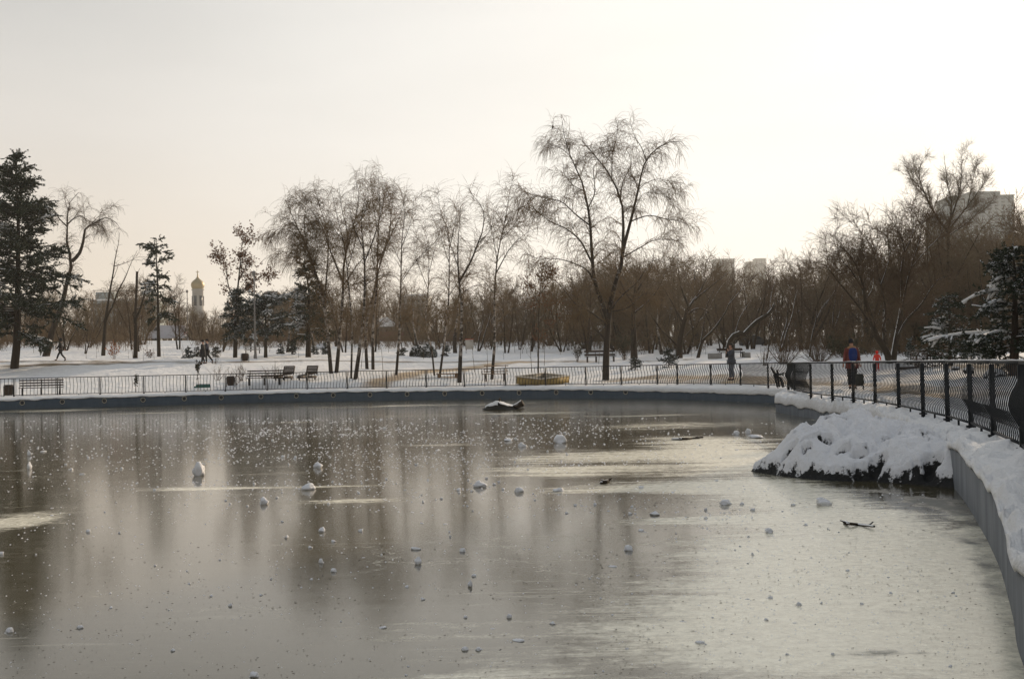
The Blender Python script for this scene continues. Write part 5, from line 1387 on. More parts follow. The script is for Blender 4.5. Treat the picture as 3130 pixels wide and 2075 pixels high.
for x, y, w_ in ((833, 1226, 12), (662, 1242, 11), (770, 1251, 12), (742, 1299, 17), (1094, 1330, 11), (1138, 1451, 11), (1702, 1039, 10), (1862, 1213, 11), (1897, 1393, 9), (1990, 1395, 9), (2057, 1370, 9), (1958, 1318, 10), (100, 1043, 14), (203, 1228, 12), (120, 1173, 8), (120, 1190, 11), (3, 1279, 12),
                 (489, 1376, 9), (257, 1403, 9), (437, 1348, 8), (328, 1256, 9), (262, 1287, 8), (940, 1355, 10), (1448, 1394, 10), (653, 1056, 10), (682, 1058, 9), (1010, 1040, 9), (1060, 1132, 12), (1480, 1128, 13), (1555, 1136, 10), (1655, 1110, 12), (640, 1150, 8), (1405, 1180, 10), (1345, 1168, 8), (1630, 1178, 9), (1460, 1170, 8), (190, 1095, 13), (165, 1085, 9), (1040, 1240, 8)):
    lump(x, y, w_, LS[int(rl.integers(0, 4))], 'small loose snow lump, one of many scattered over the pond', 'small snow lumps scattered over the pond')
# scattered little ones
for k in range(125):
    if k < 50: x, y = rl.normal(900, 420), rl.uniform(985, 1170)
    elif k > 70: x, y = rl.uniform(0, 1250), rl.uniform(1000, 1190)
    elif k < 120: x, y = rl.uniform(100, 1900), rl.uniform(1180, 1560)
    else: x, y = rl.uniform(1680, 2230), rl.uniform(1130, 1540)
    if not (5 < x < 2250): continue
    p = onz(x * 1.3235, y * 1.3235)
    if p[0] > np.interp(p[1], [6, 15, 25, 41], [2.4, 4.9, 7.5, 8.6]) or (15 < p[1] < 21 and p[0] > 3.4): continue
    lump(x, y, rl.choice([4, 5, 5.5, 6.5, 8]), LS[int(rl.integers(0, 4))], 'small loose snow lump, one of many scattered over the pond', 'small snow lumps scattered over the pond')
for k in range(95):
    x, y = (rl.uniform(1300, 2300), rl.uniform(1150, 1555)) if k < 60 else (rl.uniform(30, 1500), rl.uniform(1180, 1560))
    p = onz(x * 1.3235, y * 1.3235)
    if p[0] > np.interp(p[1], [6, 15, 25, 41], [2.5, 5.0, 7.5, 8.6]) or (15 < p[1] < 21 and p[0] > 3.4): continue
    lump(x, y, rl.choice([5, 6, 7, 8.5, 11]), LS[int(rl.integers(0, 4))], 'small loose snow lump, one of many scattered over the pond', 'small snow lumps scattered over the pond')
# crumbs: nobody could count them
cr_ = MB(); ico = LS[0]
iv = np.array([[0, 0, 1], [.9, 0, .2], [.28, .86, .2], [-.73, .53, .2], [-.73, -.53, .2], [.28, -.86, .2]]); ifc = np.array([[0, 1, 2], [0, 2, 3], [0, 3, 4], [0, 4, 5], [0, 5, 1]])
for k in range(15000):
    r = rl.random()
    if r < .55: x, y = rl.normal(820, 430), 965 + abs(rl.normal(0, 95))
    elif r < .82: x, y = rl.uniform(0, 1900), 1000 + 560 * rl.random() ** 1.1
    else: x, y = rl.uniform(1600, 2240), rl.uniform(1120, 1560)
    if not (0 < x < 2250 and 950 < y < 1568): continue
    p = onz(x * 1.3235, y * 1.3235)
    if noise.noise(Vector((p[0] * .35, p[1] * .35, 0))) < rl.uniform(-.5, .35): continue
    if p[0] > np.interp(p[1], [6, 15, 25, 41], [2.6, 5.2, 7.6, 8.6]) or (15.4 < p[1] < 20.5 and p[0] > 3.6): continue
    s = p[1] / FPX * 1.3235 * rl.choice([.6, .8, 1.0, 1.3, 1.8, 2.4]) * 1.05
    cr_.add(iv * s * [1.2, 1.2, .8] + [p[0], p[1], -.002], ifc)
cb = cr_.build('snow_crumbs', M['chunk']); tag(cb, 'loose crumbs of snow and frost strewn over the pond', None, kind='stuff')

# dark flakes: leaf bits, and painted-in shaded sides of snow lumps
lf = MB()
for k in range(5200):
    r = rl.random()
    if r < .6: x, y = rl.uniform(1350, 2330), 1120 + 448 * rl.random()
    else: x, y = rl.uniform(0, 1700), 1250 + 318 * rl.random()
    p = onz(x * 1.3235, y * 1.3235)
    if p[0] > np.interp(p[1], [6, 15, 25, 41], [2.7, 5.3, 7.6, 8.6]) or (15.4 < p[1] < 20.5 and p[0] > 3.6): continue
    if noise.noise(Vector((p[0] * .8, p[1] * .8, 5))) < rl.uniform(-.6, .3): continue
    s = p[1] / FPX * 1.3235 * rl.choice([.8, 1.1, 1.5, 2.2, 3.4]) * 1.15; a_ = rl.uniform(0, 3.14); c_, s_ = math.cos(a_), math.sin(a_)
    q_ = np.array([[1, 0, .1], [.1, .45, .25], [-1, .1, .08], [-.1, -.5, .02]]) * s
    lf.add(np.stack([q_[:, 0] * c_ - q_[:, 1] * s_ + p[0], q_[:, 0] * s_ + q_[:, 1] * c_ + p[1], q_[:, 2] + .004], -1), [[0, 1, 2, 3]])
lb = lf.build('leaf_and_shade_flakes', M['leaf_shade_flake']); tag(lb, 'dark flakes on the ice, leaf bits and painted-in shade of snow lumps', None, kind='stuff')
def twig(label, pts, r, name='stick'):
    P = resample([onz(x * 1.3235, y * 1.3235, .012 + .02 * (i % 2)) for i, (x, y) in enumerate(pts)], 12)
    b = P[0].copy(); b[2] = 0
    t = thing(name, label, 'stick', b)
    mb = MB(); mb.tube(P - b, np.linspace(r, r * .6, 12), 6)
    mb.tube(np.array([P[3], P[3] + [-.07, .03, .03]]) - b, [r * .6, r * .3], 5); mb.tube(np.array([P[9], P[9] + [.06, .03, .035]]) - b, [r * .6, r * .3], 5)
    mb.build('branch', M['bark'], t, smooth=True); return t
twig('dark broken stick lying before the angular block of snow', [(1951, 1206), (1962, 1209), (1985, 1211), (2019, 1215)], .021)
twig('thin stick lying far out on the frost beyond the boulder tip', [(1553, 1014), (1580, 1013), (1600, 1012), (1624, 1009)], .035)
twig('short brown stick on the frost behind the line of snow lumps', [(1389, 1114), (1398, 1112), (1406, 1109)], .03)

# low floe of ice and snow with a frozen log
b = onz(1540, 1251); t = thing('ice_floe', 'low snow-covered floe with a dark log end, frozen into the pond', 'floe', b)
k = d_ = b[1] / FPX
rg_ = np.random.default_rng(4); nu, nv = 46, 16
U, Vv = np.meshgrid(np.linspace(-1, 1, nu), np.linspace(-1, 1, nv)); U, Vv = U.ravel(), Vv.ravel()
edge_ = 1 - U ** 2; hh = np.interp(U, [-1, -.7, -.3, 0, .3, .7, 1], [.06, .22, .30, .24, .16, .12, .05])
Pfl = np.stack([U * 62 * d_, Vv * .55 * np.sqrt(np.clip(edge_, .02, 1)), U * 0], -1)
nz_ = fbm(Pfl, 2.2, 4, 8.0)
z_ = hh * (1 - Vv ** 4) * (1 + .5 * nz_)
i, j = np.meshgrid(np.arange(nu - 1), np.arange(nv - 1)); a = (j * nu + i).ravel()
Qf = np.stack([a, a + 1, a + nu + 1, a + nu], -1)
Pd = Pfl.copy(); Pd[:, 2] = np.maximum(z_ * .75, .02) - .04
Pd2 = Pd * [1.04, 1.1, 1]; MB().add(Pd2 + [0, 0, .03], Qf).build('dark_ice', M['rock'], t, smooth=True)
Ps = Pfl.copy(); Ps[:, 2] = z_ + .03
ok = (np.abs(Vv) < .8 + .3 * nz_) & (np.abs(U) < .95) & (U < .62 + .3 * nz_)
MB().add(Ps, Qf[ok[Qf].all(1)]).build('snow_cover', M['snow'], t, smooth=True)
mb = MB(); P = resample([(30 * d_, -.2, .10), (45 * d_, -.25, .17), (58 * d_, -.3, .26)], 8); mb.tube(P, np.linspace(.09, .15, 8), 9); mb.build('log', M['bark'], t, smooth=True)
mb = MB(); mb.tube(np.array([(-14 * d_, 0, .2), (-13 * d_, 0, .33), (-11 * d_, 0, .48)]), [.07, .06, .03], 7); mb.tube(np.array([(-14 * d_, 0, .3), (-17 * d_, 0, .40)]), [.04, .02], 5); mb.build('stump', M['bark'], t, smooth=True)

# ------------------------------------------------------------------ park furniture
def bench(label, loc, rz, w=2.1, slats=3, legs=3, mat='wood_dark', group=None, seat_h=.44, back_h=.86, seat_n=4, leg_mat='iron', thick=.075):
    t = thing('park_bench', label, 'bench', loc, rz, group)
    mb = MB()
    for k in range(seat_n): mb.box((0, -.20 + k * .125, seat_h - .006 * (k == seat_n - 1)), (w, .10, .04), bev=.008)
    mb.build('seat', M[mat], t)
    mb = MB()
    for k in range(slats):
        z = seat_h + .13 + (back_h - seat_h - .13) * (k / max(1, slats - 1)); mb.box((0, .27 + .05 * k, z), (w, .035, thick), rx=-.14, bev=.008)
    mb.build('backrest', M[mat], t)
    for k in range(legs):
        x = -w / 2 + .18 + (w - .36) * k / (legs - 1)
        mb = MB(); mb.box((x, -.16, seat_h / 2 - .02), (.06, .06, seat_h - .04)); mb.box((x, .21, seat_h / 2 - .02), (.06, .06, seat_h - .04)); mb.box((x, .02, seat_h - .045), (.05, .44, .045))
        mb.tube(np.array([(x, .22, seat_h - .05), (x, .30, seat_h + .2), (x, .40, back_h + .05)]), .022, 6); mb.build('leg', M[leg_mat], t)
    return t
def yaw_to(p): return math.atan2(-p[0], p[1]) * -1
def fpt(px, off):
    """a point on the rim behind the far railing"""
    pr = ray(px, 1190); uu = pr[0] / pr[1]; O = OUT + NRM * off; u_ = O[:, 0] / np.maximum(O[:, 1], .1)
    k = fm2[np.argmin(np.abs(u_[fm2] - uu))]; return np.array([*O[k], TZ(*O[k])[0]]), math.atan2(NRM[k][1], NRM[k][0]) - math.pi / 2
p, y = fpt(131, 2.2); bench('dark slatted bench behind the far railing, next to the dark bin at the frame edge', p - [0, 0, .05], y, 2.35)
p, y = fpt(811, 2.2); bench('dark slatted bench behind the far railing, below the two dark lounge seats', p - [0, 0, .02], y, 2.15)
def bin_(label, loc, h=.62, r=.24, mat='wood_dark', square=False):
    t = thing('litter_bin', label, 'bin', loc)
    mb = MB()
    if square:
        mb.box((0, 0, h * .55), (r * 1.7, r * 1.6, h * .8), bev=.02)
    else: mb.lathe([(r * .82, .06), (r * .9, .1), (r, h * .5), (r * .98, h), (r * .9, h), (r * .86, h - .06), (.001, h - .12)], 14)
    mb.build('bucket', M[mat], t, smooth=not square)
    mb = MB(); mb.lathe([(r * 1.02, h * .97), (r * 1.06, h), (r * 1.02, h * 1.03), (r * .9, h * 1.02)], 14); mb.build('rim', M['iron'], t, smooth=True)
    mb = MB()
    for s in (-1, 1): mb.box((s * r * 1.12, 0, h * .45), (.04, .05, h * .95))
    mb.build('stand', M['iron'], t)
    return t
p, y = fpt(28, 2.0); bin_('dark litter bin behind the far railing at the end of the first bench', p)
p, y = fpt(711, 2.0); bin_('dark litter bin between the leafy sapling and the second railing-side bench', p, .6, .22)
bin_('litter bin standing by the path, between the oak and the lamp post', gp(749, 89.5), .62, .26)
p, y = fpt(617, 2.0)
t = thing('planter_box', 'low green box with snow on its lid at the foot of the leafy sapling', 'planter', p, y)
mb = MB(); mb.box((0, 0, .12), (.8, .32, .2), bev=.03); mb.box((-.42, 0, .07), (.2, .26, .1), bev=.03); mb.build('body', plain('green_paint', (.05, .13, .11), .5), t)
mb = MB(); mb.box((.02, 0, .235), (.76, .3, .04), bev=.015); mb.build('snow', M['snow'], t)
def lounge(label, px, d, rz):
    t = thing('lounge_seat', label, 'seat', gp(px, d), rz, 'pair of dark slatted lounge seats')
    mb = MB()
    for k in range(6): mb.box((0, -.72 + k * .15, .30 + .012 * k + (.004 if k == 5 else 0)), (.72, .125, .035), rx=.05, bev=.006)
    mb.build('seat', M['wood_dark'], t)
    mb = MB()
    for k in range(6): mb.box((0, .16 + .03 * k, .42 + k * .085), (.72, .035, .072), rx=-.3, bev=.006)
    mb.build('backrest', M['wood_dark'], t)
    mb = MB()
    for s in (-1, 1):
        mb.box((s * .38, -.3, .19), (.035, .95, .16), bev=.01); mb.box((s * .38, .26, .60), (.035, .07, .56), rx=-.32)
    mb.build('side_frame', M['wood_dark'], t)
    for s in (-1, 1):
        for y_ in (-.68, .1): MB().box((s * .31, y_, .09), (.06, .06, .2)).build('leg', M['iron'], t)
    return t
lounge('dark slatted lounge seat beside the fanned bare bush', 876, 72.2, -.42)
lounge('dark slatted lounge seat nearer the birch clump', 947, 72.0, -.42)
# slatted steel bench with armrests
t = bench('light steel and wood slatted bench under the birch, behind the railing', gp(1513, 69.5), -.22, 1.5, 3, 2, 'wood_tan', seat_h=.46, back_h=.92, leg_mat='rust_iron', thick=.05)
mb = MB()
for s in (-1, 1): mb.tube(np.array([(s * .7, .3, .66), (s * .7, -.1, .68), (s * .7, -.28, .62), (s * .7, -.24, .05)]), .018, 6)
mb.build('armrest', M['rust_iron'], t)
bench('big dark bench of heavy planks past the weeping birch trunk', gp(1836, 92) , .12, 2.45, 2, 4, 'wood_dark', seat_h=.46, back_h=.86, thick=.15, leg_mat='wood_dark')
pb = gp(2235, 85); t = bench('slatted bench set between two concrete planters under the crooked tree', pb, .1, 1.9, 4, 2, 'wood_dark', seat_h=.45, back_h=.72, thick=.05)
for s, w_ in ((-1, .85), (1, .45)):
    mb = MB(); mb.box((s * 1.12 - (.12 if s < 0 else 0), -.05, .19), (w_, .6, .40), bev=.02); pl = mb.build('planter', M['concrete'], t)
    MB().box((s * 1.12 - (.12 if s < 0 else 0), -.05, .405), (w_ * .95, .56, .05), bev=.02).build('snow', M['snow'], pl)
# yellow sandbox
sb = thing('sandbox', 'square yellow-walled sandbox behind the railing, dark inside, paint worn', 'sandbox', gp(1658, 66.3) - [0, 0, .02], R(38))
sb.rotation_mode = 'QUATERNION'; sb.rotation_quaternion = (Matrix.Rotation(R(6), 3, 'X') @ Matrix.Rotation(R(40), 3, 'Z')).to_quaternion()
ypaint = plain('worn_yellow', (.30, .21, .075), .7, .5, 1.3); cpaint = plain('faded_cream', (.46, .41, .33), .7, .2, 3)
for k in range(4):
    a = k * math.pi / 2; mb = MB(); c = np.array([math.cos(a), math.sin(a)]) * 1.02
    mb.box((c[0], c[1], .21), (.1, 2.13 if k % 2 else 1.93, .40), a); bo = mb.build('board', ypaint if k in (2, 3) else cpaint, sb)
    mb = MB(); mb.box((c[0], c[1], .44), (.17, 2.2 if k % 2 else 1.85, .05), a, bev=.01); mb.build('coping', cpaint, sb)
MB().box((0, 0, .06), (1.92, 1.92, .08)).build('dark_earth', M['rock'], sb)
# board on posts, info board
t = thing('low_table', 'low worn wooden platform between two birches behind the railing', 'platform', gp(1368, 73.5), .2)
mb = MB(); mb.box((0, 0, .26), (1.35, .7, .07), bev=.01); mb.build('tabletop', M['wood_tan'], t)
for s in (-1, 1):
    for q_ in (-1, 1): MB().box((s * .55, q_ * .27, .11), (.1, .1, .24)).build('leg', M['wood_tan'], t)
t = thing('info_board', 'pale info board with a red top edge standing on the snow by the birches', 'sign', gp(1435, 113))
mb = MB(); mb.box((0, 0, .62), (.76, .05, .92), bev=.01); mb.build('panel', plain('pale_panel', (.5, .46, .4), .6, .08, 8), t)
mb = MB(); mb.box((0, 0, 1.11), (.82, .09, .07), bev=.01); mb.build('red_edge', plain('red_paint', (.45, .09, .05), .6), t)
mb = MB()
for s in (-1, 1): mb.box((s * .30, .06, .35), (.05, .05, .8))
mb.build('post', M['iron'], t)
t = thing('fallen_plank', 'dark plank lying on the snow beside the first lounge seat', 'plank', gp(816, 73.5) + [0, 0, .12], .1)
MB().box((0, 0, 0), (.75, .16, .07), bev=.02).build('plank', M['wood_dark'], t)
def lamp_post(label, px, d, hpx, r=.05, mat='grey_metal'):
    b = gp(px, d); h = hpx * d / FPX; t = thing('lamp_post', label, 'lamp post', b)
    mb = MB(); mb.tube(np.array([(0, 0, -.1), (0, 0, h * .5), (0, 0, h - .2)]), [r * 1.5, r * 1.1, r * .8], 10); mb.lathe([(r * 2.4, 0), (r * 2.2, .3), (r * 1.5, .45)], 10); mb.build('pole', M[mat], t, smooth=True)
    mb = MB(); mb.lathe([(.001, h + .22), (.12, h + .18), (.17, h + .04), (.14, h - .12), (.07, h - .22), (.03, h - .24)], 14); mb.build('lamp_head', M[mat], t, smooth=True)
M['grey_metal'] = plain('grey_metal', (.20, .185, .17), .6, .2, 3)
lamp_post('tall grey lamp post beside the brown-leaved oak', 780.5, 94, 262, .06)
lamp_post('thinner lamp post farther off, right behind the white van', 574, 162, 150, .06)
lamp_post('plain grey pole in the wood left of the weeping birch', 1751, 128, 170, .06)

# ------------------------------------------------------------------ wagon
t = thing('wagon', 'old wooden farm wagon with big spoked wheels displayed under the spruce', 'wagon', gp(2862, 61) + [0, 0, .03], .18)
def wheel(c, r, rz=0.0):
    mb = MB(); a = np.linspace(0, 2 * math.pi, 23); P = np.stack([c[0] + r * np.cos(a), np.full(23, c[1]), c[2] + r * np.sin(a)], -1)
    P = np.vstack([P, P[1:2]]); mb.add(*tubes(P[None], np.full((1, len(P)), .028), 6)); w_ = mb.build('wheel', M['wood_dark'], t)
    mb = MB()
    for k in range(10):
        x = k * math.pi / 5; mb.tube(np.array([(c[0], c[1], c[2]), (c[0] + r * math.cos(x), c[1], c[2] + r * math.sin(x))]), .014, 5)
    mb.build('spoke', M['wood_dark'], w_)
    mb = MB(); mb.tube(np.array([(c[0], c[1] - .08, c[2]), (c[0], c[1] + .08, c[2])]), .06, 10); mb.build('hub', M['iron'], w_)
for x in (-.42, .35):
    for y_ in (-.5, .5): wheel((x, y_, .40), .40)
mb = MB()
for k in range(3): mb.box((-.05, -.36 + k * .36, .52), (1.3, .34, .05))
mb.build('bed', M['wood_dark'], t)
mb = MB()
for k in range(3): mb.box((-.35, .38, .62 + k * .1), (.5, .03, .085)); mb.box((-.35, -.38, .62 + k * .1), (.5, .03, .085)); mb.box((-.61, 0, .62 + k * .1), (.03, .72, .085))
mb.build('box_side', M['wood_dark'], t)
mb = MB(); mb.box((.22, 0, .565), (.6, .6, .05), bev=.02); mb.build('snow', M['snow'], t)
mb = MB()
for s in (-1, 1): mb.tube(np.array([(.6, s * .3, .42), (1.3, s * .28, .40), (1.95, s * .22, .34)]), .03, 6)
mb.box((1.0, 0, .41), (.04, .6, .04)); mb.build('shaft', M['wood_dark'], t)
mb = MB()
for x in (-.42, .35): mb.tube(np.array([(x, -.5, .40), (x, .5, .40)]), .03, 6)
mb.build('axle', M['iron'], t)
t = thing('log_edging', 'dark log edging lying in the snow in front of the wagon', 'edging', gp(2790, 60) + [0, 0, .08], .05)
MB().tube(np.array([(-.9, 0, 0), (0, .03, .01), (.95, 0, 0)]), .075, 8).build('log', M['wood_dark'], t, smooth=True)
# snow-capped stones right of the wagon
for k, (px, d, w_, lab) in enumerate(((3035, 44.5, .62, 'larger snow-capped stone under the spruce boughs'), (3062, 45.5, .5, 'snow-capped stone touching the larger one'), (2962, 52, .5, 'low snow-capped stone beside the wagon shaft'), (2920, 56, .45, 'flat snowy stone in front of the wagon'))):
    p = gp(px, d); t = thing('stone', lab, 'stone', p)
    o = bpy.data.objects.new('rock', LM[k].copy()); COL.objects.link(o); o.data.materials[0] = M['rock']; o.parent = t; o.scale = (w_ * .95, w_ * .95, w_ * .85)
    o = bpy.data.objects.new('snow', LM[k]); COL.objects.link(o); o.parent = t; o.scale = (w_ * 1.0, w_ * 1.0, w_ * .8); o.location = (0, .02, .06)
# ------------------------------------------------------------------ vehicles
def tyre(parent, x, y, r=.34, w=.2):
    mb = MB(); a = [(r * .62, -w / 2), (r * .95, -w / 2), (r, -w * .3), (r, w * .3), (r * .95, w / 2), (r * .62, w / 2), (r * .62, -w / 2)]
    mb.lathe(a, 20); V = mb.V[0]; mb.V[0] = np.stack([V[:, 0], V[:, 2], V[:, 1]], -1) + [x, y, r]
    wo = mb.build('wheel', plain('tyre_rubber', (.02, .02, .02), .8), parent, smooth=True)
    mb = MB(); mb.lathe([(.001, 0), (r * .2, .03), (r * .6, .0), (r * .62, -.05)], 14); V = mb.V[0]; mb.V[0] = np.stack([V[:, 0], V[:, 2] * (1 if y > 0 else -1) + (w * .3 if y > 0 else -w * .3), V[:, 1]], -1) + [x, y, r]
    mb.build('rim', M['grey_metal'], wo, smooth=True)
def extrude_profile(mb, prof, y0, y1, inset=.0):
    P = np.array(prof, float); n = len(P); c = P.mean(0)
    rings = [(y0, .0), (y0 + .06 * np.sign(y1 - y0), inset)]
    A = np.stack([P[:, 0], np.full(n, y0), P[:, 1]], -1); B = np.stack([P[:, 0], np.full(n, y1), P[:, 1]], -1)
    i = np.arange(n); j = (i + 1) % n
    mb.add(np.vstack([A, B]), np.stack([i, j, j + n, i + n], -1)); mb.add(A, [list(range(n - 1, -1, -1))]); mb.add(B, [list(range(n))])
    return mb
glass = plain('dark_glass', (.03, .035, .04), .15, .1, 2)
vp = gp(514, 166); V_ = thing('van', 'white van parked beyond the snow, its lit rear edge with a red tail light', 'van', vp, R(6))
vbody = plain('van_white', (.46, .45, .47), .5, .08, 1.5)
mb = MB(); extrude_profile(mb, [(-2.75, .35), (2.4, .35), (2.45, .6), (2.38, 1.7), (2.22, 2.12), (-1.1, 2.14), (-1.5, 2.0), (-1.95, 1.35), (-2.65, 1.1), (-2.78, .8)], -.95, .95); mb.build('body', vbody, V_)
mb = MB(); mb.add([(-1.52, -.956, 1.92), (-1.88, -.956, 1.38), (-.95, -.956, 1.38), (-.95, -.956, 1.92)], [[0, 1, 2, 3]]); mb.build('window', glass, V_)
mb = MB(); mb.box((2.445, 0, 1.55), (.02, 1.4, .6)); mb.build('rear_window', glass, V_)
for s in (-1, 1): MB().box((2.43, s * .84, 1.0), (.06, .16, .5)).build('tail_light', plain('tail_red', (.45, .03, .02), .3), V_)
MB().box((2.47, 0, .45), (.12, 1.8, .2), bev=.03).build('bumper', M['iron'], V_)
for x in (-1.8, 1.5):
    for s in (-.8, .8): tyre(V_, x, s)
cp = gp(2306, 128); C_ = thing('parked_car', 'dark rounded car parked behind the planter bench, low sun on its headlight', 'car', cp - [0, 0, .25], R(-12))
mb = MB(); prof = resample([(-1.6, .35), (-1.62, .75), (-1.3, 1.02), (-.85, 1.32), (-.1, 1.42), (.5, 1.28), (1.0, .98), (1.6, .82), (1.72, .6), (1.7, .35)], 26)
extrude_profile(mb, prof, -.78, .78); mb.build('body', plain('car_dark', (.03, .032, .036), .35, .1, 2), C_)
mb = MB(); mb.add([(-.8, -.786, 1.22), (-1.05, -.786, .98), (-.05, -.786, .98), (-.05, -.786, 1.32)], [[0, 1, 2, 3]]); mb.add([(.02, -.786, 1.31), (.02, -.786, .98), (.85, -.786, .98), (.42, -.786, 1.22)], [[0, 1, 2, 3]]); mb.build('window', glass, C_)
for s in (-1, 1): MB().box((1.69, s * .58, .7), (.08, .26, .14), bev=.03).build('headlight', plain('lamp_glass', (.6, .5, .35), .2), C_)
for x in (-1.0, 1.05):
    for s in (-.7, .7): tyre(C_, x, s, .3, .18)
MB().box((-.35, 0, 1.44), (1.1, 1.2, .06), bev=.03).build('roof_snow', M['snow'], C_)

# ------------------------------------------------------------------ buildings
def facade(parent, x0, x1, z0, z1, y, nx_, nz_, wmat, fw=.55, fh=.55, name='window'):
    dx = (x1 - x0) / nx_; dz = (z1 - z0) / nz_
    for a in range(nx_):
        for c in range(nz_):
            mb = MB(); mb.box((x0 + (a + .5) * dx, y, z0 + (c + .5) * dz), (dx * fw, .12, dz * fh)); mb.build(name, wmat, parent)
def hw(x0, x1, d): return (x1 - x0) * d / FPX
gold = plain('gilded_dome', (.30, .24, .14), .5, .2, .6, metal=.6)
ch = gp(607, 335); kk = 335 / FPX
zt = lambda y, x=607, d=335: at(x, y, d)[2] - ch[2]
C0 = thing('church_tower', 'distant church tower with a small gilded onion dome and cross', 'church', ch)
rr = 17 * kk
tm = plain('hazed_church_stone', (.30, .285, .26), .85, .2, .5)  # stone colour lightened to paint in distance haze
mb = MB(); mb.lathe([(rr * 1.5, -2), (rr * 1.5, zt(960)), (rr * 1.0, zt(945)), (rr * .98, zt(888)), (rr * 1.12, zt(887)), (rr * 1.12, zt(884)), (.01, zt(883))], 16); mb.build('tower', tm, C0)
mb = MB(); D = [(rr * .92, 885), (rr * 1.12, 878), (rr * 1.2, 871), (rr * 1.1, 864), (rr * .8, 858), (rr * .42, 853), (rr * .18, 848), (rr * .09, 842), (rr * .12, 839), (rr * .05, 836)]
mb.lathe([(r_, zt(y_)) for r_, y_ in D] + [(.01, zt(835))], 20); mb.build('dome', gold, C0, smooth=True)
mb = MB(); mb.box((0, 0, (zt(836) + zt(826)) / 2), (.14, .14, zt(826) - zt(836))); mb.box((0, 0, zt(831)), (.95, .13, .13)); mb.box((0, 0, zt(833.5)), (.5, .125, .12)); mb.build('cross', gold, C0)
for k in range(6):
    a = k * math.pi / 3 + .3; mb = MB(); mb.box((math.cos(a) * rr, math.sin(a) * rr, (zt(905) + zt(935)) / 2), (.2, .8, zt(905) - zt(935)), a); mb.build('window', glass, C0)

hazed_glass = plain('haze_paled_window', (.19, .21, .21), .6, .1, 1)  # window tone paled towards the walls, painting in haze on far blocks
def block(name, label, px0, px1, ytop, d, depth, wallm, nx_, nz_, cat='building', zlow=None, steps=(), rz=0.0, roofm=None):
    c = gp((px0 + px1) / 2, d); top = at((px0 + px1) / 2, ytop, d)[2] - c[2]; w_ = hw(px0, px1, d)
    t = thing(name, label, cat, c, rz)
    mb = MB(); mb.box((0, depth / 2, top / 2 - 1), (w_, depth, top + 2)); mb.build('wall', wallm, t)
    mb = MB(); mb.box((0, depth / 2, top + .2), (w_ + .5, depth + .5, .4)); mb.build('roof', roofm or wallm, t)
    z0 = zlow if zlow is not None else top * .3
    facade(t, -w_ / 2 + .3, w_ / 2 - .3, z0, top - .3, -.03, nx_, nz_, hazed_glass if d > 350 else glass)
    return t, top, w_
grey = plain('grey_panel', (.27, .30, .29), .85, .15, .3); pale = plain('pale_render', (.40, .39, .37), .85, .15, .4); brown = plain('brown_render', (.13, .11, .095), .85, .2, .4)
sr = M['snow']
t, top, w_ = block('tower_block', 'tall grey-green tower block with a stepped roof, fading behind the tall bare tree', 2922, 3112, 600, 420, 16, grey, 9, 16, zlow=30)
MB().box((2, 8, top + 1.2), (w_ * .5, 10, 1.9)).build('roof_cabin', grey, t)
MB().box((-w_ / 2 - 2.2, 8, (top - 6) / 2), (4.3, 14, top - 6)).build('side_wing', grey, t)
block('tower_block', 'faint far tower block between the thicket tops, the wider of the middle ones', 2190, 2252, 792, 1000, 14, grey, 6, 8, zlow=60)
block('tower_block', 'faint far tower block with two chimneys beside the wider one', 2316, 2348, 791, 1020, 12, grey, 4, 8, zlow=60)
block('tower_block', 'lowest faint tower block, adjoining the one with chimneys', 2290, 2316, 801, 1025, 12, grey, 3, 6, zlow=60)
block('tower_block', 'faint block seen through the multi-stemmed tree', 2722, 2772, 826, 600, 12, grey, 5, 6, zlow=40)
t, top, w_ = block('apartment_building', 'pale apartment house with window rows half hidden behind the birches', 1222, 1308, 906, 235, 10, pale, 5, 4, zlow=4, roofm=sr)
t, top, w_ = block('long_building', 'long dark house with a rounded corner behind the lamp post and the pines', 808, 925, 912, 240, 10, brown, 8, 3, zlow=5)
mb = MB(); mb.lathe([(2.0, -1), (2.0, top + 1.0), (1.4, top + 1.6), (.01, top + 1.8)], 14, (-w_ / 2 + 1, 3, 0)); mb.build('corner_turret', brown, t)
t, top, w_ = block('long_building', 'long low building with a snowy roof behind the forked thin tree', 278, 470, 918, 300, 12, grey, 12, 2, zlow=8, roofm=sr)
MB().box((-w_ / 2 + 3, 4, top + 1.2), (4, 6, 2.2)).build('roof_cabin', grey, t)
# gabled hut with snow on its roof
c = gp(1182, 168); t = thing('hut', 'small hut with a steep snow-covered roof behind the birch trunks', 'hut', c, .3)
MB().box((0, 1.5, .8), (3.0, 3, 2.4)).build('wall', brown, t)
mb = MB(); mb.add([(-1.9, -.2, 1.9), (1.9, -.2, 1.9), (0, -.2, 3.3), (-1.9, 3.2, 1.9), (1.9, 3.2, 1.9), (0, 3.2, 3.3)], [[0, 3, 5, 2], [1, 2, 5, 4], [0, 1, 4, 3]]).add([(-1.9, -.2, 1.9), (1.9, -.2, 1.9), (0, -.2, 3.3), (-1.9, 3.2, 1.9), (1.9, 3.2, 1.9), (0, 3.2, 3.3)], [[0, 2, 1], [3, 4, 5]]); mb.build('roof', sr, t)
MB().box((.3, -.02, .7), (.8, .06, 1.6)).build('door', M['wood_dark'], t)
